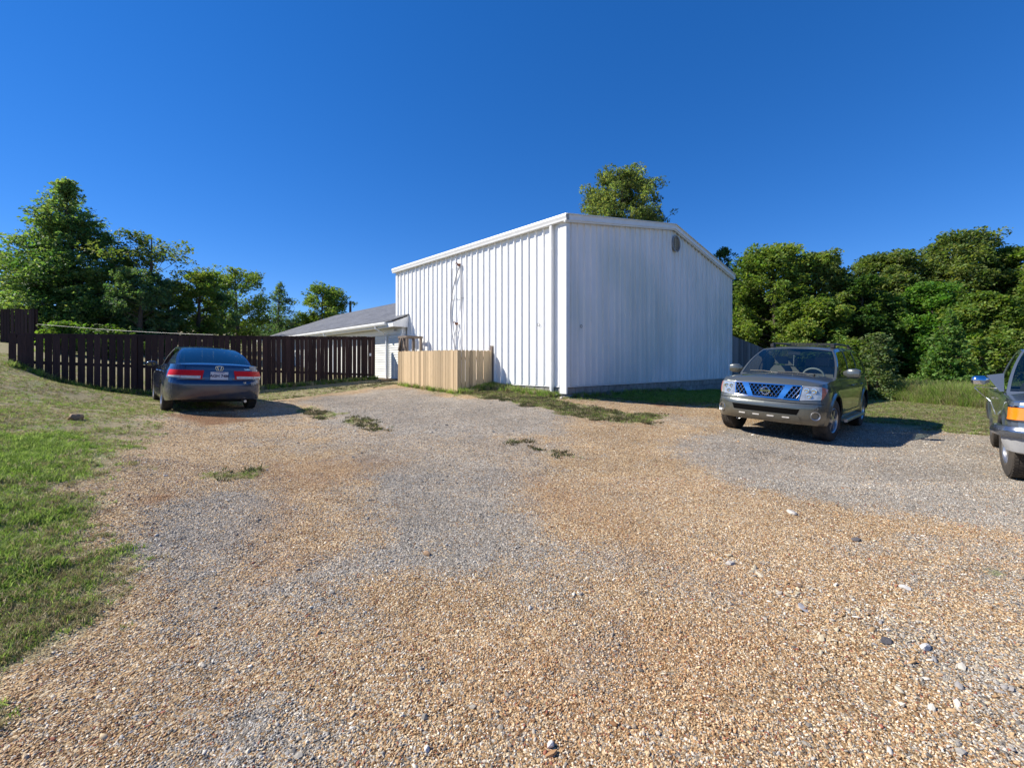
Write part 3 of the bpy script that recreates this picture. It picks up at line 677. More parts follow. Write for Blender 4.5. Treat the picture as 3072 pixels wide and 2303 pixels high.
# grey fence behind the building
gA = BW(GW + .08, .2); gB = (13.4, 22.6)
fence('privacy_fence', gA, gB, 2.83, 2.02, .140, .006, M_greyw, 'grey weathered plank fence running back from the right corner of the building', ['a', 'b'], jit=.01, rails=(.3, .8), gapjit=.6)
# weathered stand behind pickets
p = BW(-.55, 7.35); zz = gz(*p); st = empty('wooden_stand', (p[0], p[1], zz), BANG); tag(st, 'weathered braced wooden stand behind the left end of the tan fence', 'stand')
H_ = 2.50 - zz
for (x, y) in ((-.3, -.27), (-.3, .27), (.3, -.27), (.3, .27)):
    m = MB(); m.box(x - .04, x + .04, y - .04, y + .04, 0, H_ - .08); m.build('leg', M_weather, st)
m = MB(); m.box(-.36, -.30, -.33, .33, H_ - .08, H_); m.box(.30, .36, -.33, .33, H_ - .08, H_); m.box(-.299, .299, -.33, -.27, H_ - .08, H_); m.box(-.299, .299, .27, .33, H_ - .08, H_); m.build('top_frame', M_weather, st)
for sg in (-1, 1):
    m = MB(); m.beam((-.37, sg * .28, H_ - .55), (-.37, sg * .06, H_ - .08), .03, .06); m.build('brace', M_weather, st)
m = MB(); m.box(-.25, -.23, -.24, .24, .3, H_ - .1); m.build('back_panel', M_weather, st)
M_bin = pmat('grey_plastic', (.16, .18, .20), .5, noise=.2)

# wire above the brown fence
m = MB(); pts = []
for k in range(14):
    t = k / 13; u = 113 + (640 - 113) * t; v_ = 972 + (1004 - 972) * t; Y = 17.5 - 2.2 * t; pts.append(((u - CXP) / FPX * Y, Y, CAM_H - (v_ - HVP) / FPX * Y - .05 * 4 * t * (1 - t)))
m.tube(pts, .004, 5); o = m.build('overhead_wire', pmat('pale_wire', (.45, .44, .40), .5)); tag(o, 'thin pale wire stretched above the brown fence under the trees', 'wire')
# utility pole
Yp = 46.0; xp = (1051 - CXP) / FPX * Yp; zp = gz(xp, Yp); hp = CAM_H + (HVP - 903) / FPX * Yp - zp
pole = empty('utility_pole', (xp, Yp, zp)); tag(pole, 'slim wooden utility pole standing beyond the house roof', 'utility pole')
m = MB(); m.tube([(0, 0, -.2), (0, 0, hp)], [.16, .11], 10); m.build('shaft', M_bark, pole, 50)
m = MB(); m.beam((-.45, 0, hp - .25), (.45, 0, hp - .25), .08, .1); m.build('crossarm', M_bark, pole)
m = MB(); m.lathe([(0, 0), (0, .05), (.12, .05), (.12, 0)], 8, 'z', (-.35, 0, hp - .2)); m.lathe([(0, 0), (0, .05), (.12, .05), (.12, 0)], 8, 'z', (.35, 0, hp - .2)); m.build('insulator', M_greymetal, pole)
# stones by the downspout etc.
def stone_mesh(seed, sx, sy, sz):
    r_ = np.random.default_rng(seed); import bmesh
    bm = bmesh.new(); bmesh.ops.create_icosphere(bm, subdivisions=2, radius=1)
    d = [Vector(r_.normal(size=3)).normalized() for _ in range(9)]; h = r_.uniform(.55, .9, 9)
    for v in bm.verts:
        for dd, hh in zip(d, h):
            q = v.co.dot(dd)
            if q > hh: v.co -= dd * (q - hh)
        v.co.x *= sx; v.co.y *= sy; v.co.z *= sz
    me = bpy.data.meshes.new('stone'); bm.to_mesh(me); bm.free(); return me
M_stone = {k: pmat('stone_' + k, c, .85, noise=.35, nscale=18, bump=.4) for k, c in dict(brown=(.33, .21, .12), grey=(.34, .33, .34), pale=(.55, .50, .43), dark=(.12, .11, .11), white=(.66, .63, .58)).items()}
def stone(u, v, size, flat, kind, label, seed, sy=.7, name='stone', cat='stone'):
    x, y = unproj(u, v); me = stone_mesh(seed, size, size * sy, size * flat); me.materials.append(M_stone[kind]); o = bpy.data.objects.new(name, me); COL.objects.link(o)
    o.location = (x, y, float(GH(np.array([x]), np.array([y]))[0]) + size * flat * .45); o.rotation_euler = (random.uniform(-.1, .1), random.uniform(-.1, .1), random.uniform(0, 3)); tag(o, label, cat, 'loose stones on the ground')
stone(224, 1259, .13, .6, 'brown', 'brown rock lying alone on the grassy bank before the dark fence', 1)
stone(1280, 1663, .035, .6, 'brown', 'rounded brown stone in the grey gravel near the middle', 2)
stone(1652, 2238, .019, .8, 'white', 'pale grey stone standing proud at the bottom centre of the gravel', 3)
stone(1280, 2252, .016, .8, 'white', 'small white stone left of the pale stone at the bottom edge', 14)
stone(2410, 1826, .055, .12, 'grey', 'flat grey slate shard on the tan gravel at the right', 4, .4)
stone(2655, 1925, .04, .35, 'dark', 'flat blue grey stone in the rubble streak at the lower right', 5)
stone(2775, 1945, .045, .35, 'white', 'pale chalky stone in the rubble streak right of the blue grey one', 6, .5)
stone(2716, 1765, .035, .4, 'white', 'white stone above the rubble streak, below the green weed', 7)
stone(2190, 1690, .04, .4, 'pale', 'pale flat stone at the left end of the tan ridge of gravel', 8)
stone(2375, 1540, .06, .4, 'pale', 'pale broken stone near the edge of the grey apron', 9)
stone(2570, 1620, .05, .3, 'dark', 'dark flat stone between the grey apron and the rubble', 10)
stone(2390, 1757, .04, .3, 'brown', 'orange brown flat stone above the slate shard', 11)
stone(1671, 1190, .09, .7, 'white', 'white rock under the mouth of the downspout at the building corner', 12)
stone(1683, 1196, .06, .7, 'pale', 'small pale rock right of the downspout rock', 13)

# ------------------------------------------------------------------ vehicles
def paint(name, col, metallic=.55, rough=.28, dirt=None, flake=True):
    m, t, b = newmat(name); L = t.links.new
    b.inputs['Metallic'].default_value = metallic; b.inputs['Roughness'].default_value = rough; b.inputs['Coat Weight'].default_value = 1; b.inputs['Coat Roughness'].default_value = .04
    b.inputs['Base Color'].default_value = c4(col)
    tc = N(t, 'ShaderNodeTexCoord'); sp = N(t, 'ShaderNodeSeparateXYZ'); L(tc.outputs['Object'], sp.inputs[0])
    mr = N(t, 'ShaderNodeMapRange'); mr.inputs['From Min'].default_value = .62; mr.inputs['From Max'].default_value = .28; L(sp.outputs[2], mr.inputs[0])
    n = N(t, 'ShaderNodeTexNoise'); n.inputs['Scale'].default_value = 6; n.inputs['Detail'].default_value = 6; L(tc.outputs['Object'], n.inputs['Vector'])
    mu = N(t, 'ShaderNodeMath', operation='MULTIPLY'); L(mr.outputs[0], mu.inputs[0]); L(n.outputs[0], mu.inputs[1])
    mx = N(t, 'ShaderNodeMix', data_type='RGBA'); L(mu.outputs[0], mx.inputs[0]); mx.inputs[6].default_value = c4(col); mx.inputs[7].default_value = c4(dirt or (.22, .17, .11)); L(mx.outputs[2], b.inputs['Base Color'])
    r2 = N(t, 'ShaderNodeMapRange'); r2.inputs['To Min'].default_value = 1.0; r2.inputs['To Max'].default_value = .2; L(mu.outputs[0], r2.inputs[0]); L(r2.outputs[0], b.inputs['Coat Weight'])
    return m
def glassmat(name, tint, thru=.5, rough=.02, refl=1.5):
    m, t, b = newmat(name); L = t.links.new; t.nodes.remove(b)
    tr = N(t, 'ShaderNodeBsdfTransparent'); tr.inputs[0].default_value = c4(tint); gl = N(t, 'ShaderNodeBsdfGlossy'); gl.inputs['Roughness'].default_value = rough; gl.inputs[0].default_value = (1, .96, .88, 1)
    fr = N(t, 'ShaderNodeFresnel'); ge = N(t, 'ShaderNodeNewGeometry'); io = N(t, 'ShaderNodeMapRange'); io.inputs['To Min'].default_value = 1.5; io.inputs['To Max'].default_value = 1 / 1.5; L(ge.outputs['Backfacing'], io.inputs[0]); L(io.outputs[0], fr.inputs[0]); ad = N(t, 'ShaderNodeMath', operation='MULTIPLY_ADD', use_clamp=True); ad.inputs[1].default_value = refl; ad.inputs[2].default_value = .02 * refl; L(fr.outputs[0], ad.inputs[0])
    mx = N(t, 'ShaderNodeMixShader'); L(ad.outputs[0], mx.inputs[0]); L(tr.outputs[0], mx.inputs[1]); L(gl.outputs[0], mx.inputs[2]); L(mx.outputs[0], t.nodes['Material Output'].inputs[0]); return m
M_glass = glassmat('window_glass', (.62, .70, .68)); M_glassd = glassmat('dark_glass', (.40, .46, .46), refl=1.9)
M_rubber = pmat('tyre_rubber', (.022, .021, .020), .85, noise=.4, col2=(.07, .055, .04), nscale=7)
M_alloy = pmat('alloy', (.55, .55, .56), .3, metal=.9, noise=.2); M_chrome = pmat('chrome', (.8, .82, .85), .08, metal=1)
M_plast = pmat('black_plastic', (.018, .018, .019), .5); M_int = pmat('cabin_trim', (.16, .14, .12), .8); M_intd = pmat('cabin_dark', (.03, .03, .032), .8)
M_red = pmat('red_lens', (.62, .0, .004), .35, spec=.25); M_lensw = pmat('white_lens', (.72, .68, .62), .25, noise=.3, nscale=25); M_amber = pmat('amber_lens', (.85, .22, .01), .15, coat=1)
M_lensc = pmat('clear_lens', (.50, .52, .52), .08, metal=.4, coat=1, noise=.5, nscale=16)
M_under = pmat('underbody', (.012, .011, .010), .9)

class Car:
    def __init__(s, outline, levels_z, foff, soff, roff, ztop, zsill, wheels, Rarch, flare=.0, xb=None, xfB=None, n_lev=22, extra_x=()):
        """outline: half plan from front centre to rear centre (x,y>=0)"""
        s.o = np.array(outline, float); s.foff, s.soff, s.roff = foff, soff, roff; s.ztop, s.zsill, s.wh, s.Ra, s.flare = ztop, zsill, wheels, Rarch, flare
        # dense catmull-rom
        P = np.vstack([s.o[0] * [1, -1] if s.o[0][1] else [s.o[0][0], -s.o[1][1]], s.o, [s.o[-1][0], -s.o[-2][1]]]); D = []
        for i in range(1, len(P) - 2):
            for t in np.linspace(0, 1, 24, endpoint=False):
                a, b, c, d = P[i - 1], P[i], P[i + 1], P[i + 2]
                # chordal tangents limit overshoot
                m1 = (c - a) * .5; m2 = (d - b) * .5; l = np.linalg.norm(c - b)
                m1 = m1 / (np.linalg.norm(m1) + 1e-9) * min(np.linalg.norm(m1), l); m2 = m2 / (np.linalg.norm(m2) + 1e-9) * min(np.linalg.norm(m2), l)
                D.append((2 * t ** 3 - 3 * t * t + 1) * b + (t ** 3 - 2 * t * t + t) * m1 + (-2 * t ** 3 + 3 * t * t) * c + (t ** 3 - t * t) * m2)
        D.append(P[-2]); s.D = np.array(D); s.D[:, 1] = np.maximum(s.D[:, 1], 0)
        seg = np.hypot(*np.diff(s.D, axis=0).T); s.cum = np.concatenate([[0], np.cumsum(seg)]); s.T = s.cum[-1]
        imax = len(s.D)
        s.sx = lambda x: float(np.interp(-x, -s.D[:, 0], s.cum))      # x monotone decreasing
        ss = list(np.linspace(0, s.T, 90))
        for xw in wheels:
            for a in np.linspace(0, math.pi, 25): ss.append(s.sx(xw + Rarch * math.cos(a)))
            for dd in (.012, .03, .06): ss += [s.sx(xw + Rarch + dd), s.sx(xw - Rarch - dd)]
        s.ex = list(extra_x)
        for x in extra_x: ss += [s.sx(x + .004), s.sx(x - .004)]
        ss = np.array(sorted(ss)); keep = [0]
        must = set(np.round([s.sx(x + e) for x in extra_x for e in (.004, -.004)], 5))
        for i in range(1, len(ss)):
            if ss[i] - ss[keep[-1]] > .004 or (round(ss[i], 5) in must and ss[i] - ss[keep[-1]] > 1e-4): keep.append(i)
        s.S = ss[keep]; s.nl = n_lev
    def P(s, q):
        x = np.interp(q, s.cum, s.D[:, 0]); y = np.interp(q, s.cum, s.D[:, 1])
        e = .012; tx = np.interp(np.clip(q + e, 0, s.T), s.cum, s.D[:, 0]) - np.interp(np.clip(q - e, 0, s.T), s.cum, s.D[:, 0]); ty = np.interp(np.clip(q + e, 0, s.T), s.cum, s.D[:, 1]) - np.interp(np.clip(q - e, 0, s.T), s.cum, s.D[:, 1])
        l = np.hypot(tx, ty) + 1e-9; return x, y, -ty / l * -1, -tx / l   # normal: outward
    def at(s, q, z, out=0.0):
        """point on the body shell at perimeter q, height z"""
        q = np.asarray(q, float); z = np.asarray(z, float); x, y, nx, ny = s.P(q)
        nx = np.abs(nx) * np.sign(np.where(q < s.T / 2, 1, -1)); ny = np.maximum(ny, 0); l = np.hypot(nx, ny) + 1e-9; nx /= l; ny /= l
        wf = np.where(nx > 0, nx ** 2, 0); wr = np.where(nx < 0, nx ** 2, 0); ws = 1 - wf - wr
        I = lambda tab, zz: np.interp(zz, [a for a, b in tab], [b for a, b in tab])
        sm = lambda tab: (I(tab, z - .012) + I(tab, z) * 2 + I(tab, z + .012)) / 4
        off = wf * sm(s.foff) + wr * sm(s.roff) + ws * sm(s.soff)
        if s.flare:
            for xw in s.wh:
                d = np.hypot(x - xw, z - s.wzc) - s.Ra
                off = off - s.flare * ws * np.exp(-(np.clip(d, 0, 9) / .055) ** 2)
        return np.stack([x - nx * (off - out), np.maximum(y - ny * (off - out), 0), z + 0 * x], -1)
    def zlow(s, q):
        x = np.interp(q, s.cum, s.D[:, 0]); y = np.interp(q, s.cum, s.D[:, 1]); z = np.interp(x, *s.zsill)
        for xw in s.wh:
            d = s.Ra ** 2 - (x - xw) ** 2; z = np.where((d > 0) & (y > .5), np.maximum(z, s.wzc + np.sqrt(np.maximum(d, 0))), z)
        return z
    def zt(s, q): return np.interp(np.interp(q, s.cum, s.D[:, 0]), *s.ztop)
    def wall(s, qs):
        zl = s.zlow(qs); zt = s.zt(qs); t = np.linspace(0, 1, s.nl)
        return np.stack([s.at(qs, zl + (zt - zl) * k) for k in t], 1)
def mirror_quads(G):
    m = MB(); m.grid(G); H = G.copy(); H[..., 1] *= -1; m.grid(H[::-1]); return m
def patch(car, q0, q1, zfun0, zfun1, out=.004, n=8, k=5, side=1, zb=None):
    """patch on shell with folded edges; q may be arrays for slanted sides: q0(t), q1(t) given as (bottom, top)"""
    G = []
    for i in range(n + 1):
        row = []
        for j in range(k + 1):
            t = j / k; a = q0[0] + (q0[1] - q0[0]) * t; b = q1[0] + (q1[1] - q1[0]) * t; q = a + (b - a) * i / n
            z0 = zfun0[0] + (zfun0[1] - zfun0[0]) * i / n; z1 = zfun1[0] + (zfun1[1] - zfun1[0]) * i / n
            sg = np.sign(q) if q != 0 else 1
            p = car.at(abs(q), z0 + (z1 - z0) * t, out); row.append((p[0], p[1] * sg * side, p[2]))
        G.append(row)
    G = np.array(G); m = MB(); m.grid(G)
    ring = [G[0, j] for j in range(k + 1)] + [G[i, k] for i in range(1, n + 1)] + [G[n, j] for j in range(k - 1, -1, -1)] + [G[i, 0] for i in range(n - 1, 0, -1)]
    c = np.array([p for p in ring]).mean(0); front = c[0] > 0
    back = [p - np.array([(1 if abs(c[0]) > 1.2 else 0) * np.sign(c[0]), (0 if abs(p[1]) < .5 else np.sign(p[1]) * .6), 0]) * (out + .02) for p in ring]
    L = len(ring); m.add(ring + back, [(a, (a + 1) % L, (a + 1) % L + L, a + L) for a in range(L)]); return m

def greenhouse(veh, name_pre, cols_side, zb, zr, yb, yr, bulge, crown, mat, gmat, ws, rg, rows=(0, .06, .90, 1), frit=.04, bow_f=.12, bow_r=.08, gmat_r=None, rg_rows=(.05, .93)):
    """cols_side: list of (x_belt, x_roof, kind) boundaries front->rear; kind is what lies between this and the next.
       zb,zr,yb,yr: functions of x"""
    body = MB(); objs = []
    nT = 8
    def S(c, t, side):
        x = c[0] + (c[1] - c[0]) * t; 
        b = np.array([c[0], yb(c[0]), zb(c[0])]); r = np.array([c[1], yr(c[1]), zr(c[1])]); p = b + (r - b) * t
        p[1] += bulge * 4 * t * (1 - t); p[1] *= side; return p
    for side in (1, -1):
        for i in range(len(cols_side) - 1):
            a, b = cols_side[i], cols_side[i + 1]; kind = a[2]; 
            for j in range(len(rows) - 1):
                ts = np.linspace(rows[j], rows[j + 1], 5 if j == 1 else 2); us = np.linspace(0, 1, 5)
                G = np.array([[S((a[0] + (b[0] - a[0]) * u, a[1] + (b[1] - a[1]) * u), t, side) for t in ts] for u in us])
                if side < 0: G = G[::-1]
                if kind == 'G' and j == 1:
                    m = MB(); G2 = G.copy(); G2[..., 1] -= .006 * side; m.grid(G2); objs.append(('side_window', m, gmat))
                elif kind == 'B' and j == 1:
                    m = MB(); m.grid(G); objs.append(('pillar_trim', m, M_plast))
                else: body.grid(G)
    # windshield and rear glass: (x at belt edge,x at roof edge)
    def cross(cf, bow_b, bow_t, sgn, nm, gm, trows):
        nv = 17; vs = np.linspace(-1, 1, nv)
        def W(v, t):
            yb_, yr_ = yb(cf[0]), yr(cf[1]); y = v * (yb_ + (yr_ - yb_) * t + bulge * 4 * t * (1 - t))
            x = cf[0] + (cf[1] - cf[0]) * t + sgn * (bow_b + (bow_t - bow_b) * t) * (1 - v * v)
            zz = zb(cf[0]) * (1 - t) + zr(cf[1]) * t + (crown * t) * (1 - v * v) + .03 * 4 * t * (1 - t) * (1 if sgn > 0 else .8)
            return (x, y, zz)
        vv = np.concatenate([[-1, -1 + frit], np.linspace(-1 + frit, 1 - frit, 13)[1:-1], [1 - frit, 1]])
        tt = [0, trows[0]] + list(np.linspace(trows[0], trows[1], 7)[1:-1]) + [trows[1], 1]
        G = np.array([[W(v, t) for t in tt] for v in vv]); 
        if sgn > 0: G = G[::-1]
        gl = MB(); gl.grid(G[1:-1, 1:-1]); objs.append((nm, gl, gm))
        body.grid(G[:2]); body.grid(G[-2:]); body.grid(G[1:-1, :2]); body.grid(G[1:-1, -2:])
        return [W(v, 1) for v in np.linspace(-1, 1, nv)]
    f = cross(ws, bow_f, bow_f * .35, 1, 'windshield', gmat, (.04, .95)); r = cross(rg, bow_r, bow_r * .5, -1, 'rear_window', gmat_r or gmat, rg_rows)
    nv = len(f); G = []
    for k in range(nv):
        v = -1 + 2 * k / (nv - 1); row = []
        for j in range(21):
            u = j / 20; x = f[k][0] + (r[k][0] - f[k][0]) * u; xe = ws[1] + (rg[1] - ws[1]) * u
            row.append((x, v * yr(xe), zr(xe) + crown * (1 - v * v)))
        G.append(row)
    body.grid(np.array(G))
    body.build('cabin_shell' if not name_pre else name_pre, mat, veh, 35)
    for nm, m, mt in objs: m.build(nm, mt, veh, 60)

def wheel(veh, x, y, z, Rt, W, Rr, spokes=5, hub=True, steer=0, mud=False):
    side = 1 if y > 0 else -1
    w = empty('wheel', (x, y, z), R(steer) + (0 if side > 0 else math.pi), veh)
    m = MB(); h = W / 2; n = 48
    prof = [(-h * .6, Rr - .02), (-h * .98, Rr + .01), (-h, Rr + (Rt - Rr) * .55), (-h * .86, Rt - .018), (-h * .7, Rt - .004), (h * .7, Rt - .004), (h * .86, Rt - .018), (h, Rr + (Rt - Rr) * .55), (h * .98, Rr + .01), (h * .85, Rr - .012), (h * .6, Rr - .02)]
    m.lathe(prof, n); 
    for k in range(n):      # tread blocks
        t = 2 * math.pi * (k + .5) / n
        for j, yy in enumerate((-.62, -.2, .2, .62)):
            tt = t + (.05 if j % 2 else 0); c, s_ = math.cos(tt), math.sin(tt); r0, r1 = Rt - .008, Rt + .001; dt = .048; hw = h * .17
            v = [((r) * math.cos(tt + a), yy * h + b, (r) * math.sin(tt + a)) for r in (r0, r1) for a, b in ((-dt, -hw), (dt, -hw), (dt, hw), (-dt, hw))]
            m.add(v, [(4, 5, 6, 7), (0, 1, 5, 4), (1, 2, 6, 5), (2, 3, 7, 6), (3, 0, 4, 7)])
    m.build('tyre', M_rubber, w, 30)
    m = MB(); m.lathe([(h * .88, Rr + .004), (h * .93, Rr - .008), (h * .84, Rr - .022), (h * .3, Rr - .04), (-h * .6, Rr - .03)], 40)
    for k in range(spokes):
        t = 2 * math.pi * k / spokes; c, s_ = math.cos(t), math.sin(t); wv = Rr * .9 / spokes
        P = [(.05, -wv * .55, h * .80), (Rr - .02, -wv, h * .72), (Rr - .02, wv, h * .72), (.05, wv * .55, h * .80)]
        v = [(a * c - b * s_, d, a * s_ + b * c) for a, b, d in P] + [(a * c - b * s_, d - .035, a * s_ + b * c) for a, b, d in P]
        m.add(v, [(0, 1, 2, 3), (0, 4, 5, 1), (3, 2, 6, 7), (7, 6, 5, 4)])
    m.lathe([(h * .86, 0), (h * .86, .03), (h * .78, .075), (h * .3, .08)], 20); m.build('rim', M_alloy, w, 30)
    m = MB(); m.lathe([(h * .15, 0), (h * .15, Rr * .75)], 24); m.build('brake_disc', M_dark, w)

def text_mesh(body, size, depth, name, mat, parent, loc, rot, extr=.002, bold=0):
    cu = bpy.data.curves.new('t', 'FONT'); cu.body = body; cu.size = size; cu.extrude = extr; cu.offset = bold; cu.align_x = 'CENTER'; cu.align_y = 'CENTER'
    to = bpy.data.objects.new('t', cu); COL.objects.link(to); bpy.context.view_layer.update()
    me = bpy.data.meshes.new_from_object(to.evaluated_get(bpy.context.evaluated_depsgraph_get())); bpy.data.objects.remove(to)
    me.materials.clear(); me.materials.append(mat); o = bpy.data.objects.new(name, me); COL.objects.link(o); o.parent = parent; o.location = loc; o.rotation_euler = rot; return o

def seat(veh, x, y, z, h=.62, w=.5, mat=None):
    m = MB(); P = []
    for t, wx, xx in ((0, w, 0), (.5, w * .98, -.06), (.85, w * .8, -.12), (1, w * .55, -.14)): P.append((t, wx, xx))
    v = []; 
    for t, wx, xx in P: v += [(x + xx, y - wx / 2, z + h * t), (x + xx, y + wx / 2, z + h * t), (x + xx - .12, y + wx / 2, z + h * t), (x + xx - .12, y - wx / 2, z + h * t)]
    f = [(0, 1, 2, 3), (15, 14, 13, 12)]
    for i in range(3):
        for k in range(4): f.append((i * 4 + k, i * 4 + (k + 1) % 4, i * 4 + 4 + (k + 1) % 4, i * 4 + 4 + k))
    m.add(v, f); m.box(x - .22, x - .12, y - .12, y + .12, z + h + .03, z + h + .2); m.box(x - .05, x + .45, y - w / 2, y + w / 2, z - .05, z + .12)
    return m.build('seat', mat or M_int, veh, 40)

def shell_parts(veh, car, mat, doors, belt_in, hood_x, deck_x=None, crown_f=.05, crown_r=.03, door_z=None, names=('body', 'door'), cowl_z=None):
    qs = car.S; G = car.wall(qs); x = np.array([car.P(q)[0] for q in qs]); y = np.array([car.P(q)[1] for q in qs])
    body = MB(); dr = {}; gap = MB()
    for i in range(len(qs) - 1):
        xm = (x[i] + x[i + 1]) / 2; kind = 'b'
        if y[i] > .5:
            if any(abs(xm - e) < .0041 for e in car.ex): kind = 'gap'
            else:
                for k, (xa, xb) in enumerate(doors):
                    if xb < xm < xa: kind = k
        seg = G[i:i + 2]; sm = seg[::-1].copy(); sm[..., 1] *= -1
        if kind == 'gap': seg = seg.copy(); seg[..., 1] -= .012; gap.grid(seg); sm[..., 1] += .012; gap.grid(sm)
        elif kind == 'b': body.grid(seg); body.grid(sm)
        else:
            dr.setdefault((kind, 1), MB()).grid(seg); dr.setdefault((kind, -1), MB()).grid(sm)
    # arch lips and liners
    zl = car.zlow(qs)
    L = np.array([[(p[0], p[1], p[2]), (p[0], max(p[1] - .03, 0), p[2] + .0)] for p in G[:, 0]]); body.grid(L[::-1]); L2 = L.copy(); L2[..., 1] *= -1; body.grid(L2)
    Li = np.array([[(p[0], max(p[1] - .03, 0), p[2]), (p[0] * .99, max(p[1] - .36, 0), p[2] + .02)] for p in G[:, 0]]); gap.grid(Li[::-1]); L2 = Li.copy(); L2[..., 1] *= -1; gap.grid(L2)
    # hood
    def lid(qa, cr, zc=None):
        rows = []
        for q in qa:
            p = car.at(q, car.zt(q)); r = []
            for v in np.linspace(1, -1, 25):
                e = cr * min(1, (abs(p[1]) / .75) ** 2)
                r.append((p[0], p[1] * v, p[2] + e * (1 - abs(v) ** 2.5)))
            rows.append(r)
        return np.array(rows)
    qh = [q for q in qs if car.P(q)[0] >= hood_x - 1e-6]; H = lid(qh, crown_f); hood = MB(); hood.grid(H)
    if deck_x is not None:
        qd = [q for q in qs if car.P(q)[0] <= deck_x + 1e-6]; Dk = lid(qd, crown_r); body.grid(Dk)
    # ledge along the cabin
    qm = [q for q in qs if (deck_x if deck_x is not None else -9) - .05 <= car.P(q)[0] <= hood_x + .05]
    Lg = np.array([[car.at(q, car.zt(q)), [car.P(q)[0], belt_in(car.P(q)[0]), car.zt(q) + .012]] for q in qm], float); body.grid(Lg); L2 = Lg[::-1].copy(); L2[..., 1] *= -1; body.grid(L2)
    b = body.build('body', mat, veh, 35); hood.build('hood', mat, veh, 35)
    for (k, sd), m in dr.items(): m.build('door', mat, veh, 35)
    g = gap.build('seam', M_dark, veh)
    return b

def place(name, fitp, label, cat):
    x, y, yaw = fitp; 
    c, s_ = math.cos(yaw), math.sin(yaw); f = 1.42
    zf = gz(x + c * f, y + s_ * f); zr = gz(x - c * f, y - s_ * f); zl = gz(x - s_ * .8, y + c * .8); zr_ = gz(x + s_ * .8, y - c * .8)
    pitch = -math.atan2(zf - zr, 2 * f); roll = math.atan2(zl - zr_, 1.6)
    e = empty(name, (x, y, (zf + zr + zl + zr_) / 4), 0); e.rotation_euler = (Matrix.Rotation(yaw, 3, 'Z') @ Matrix.Rotation(pitch, 3, 'Y') @ Matrix.Rotation(roll, 3, 'X')).to_euler()
    tag(e, label, cat); return e

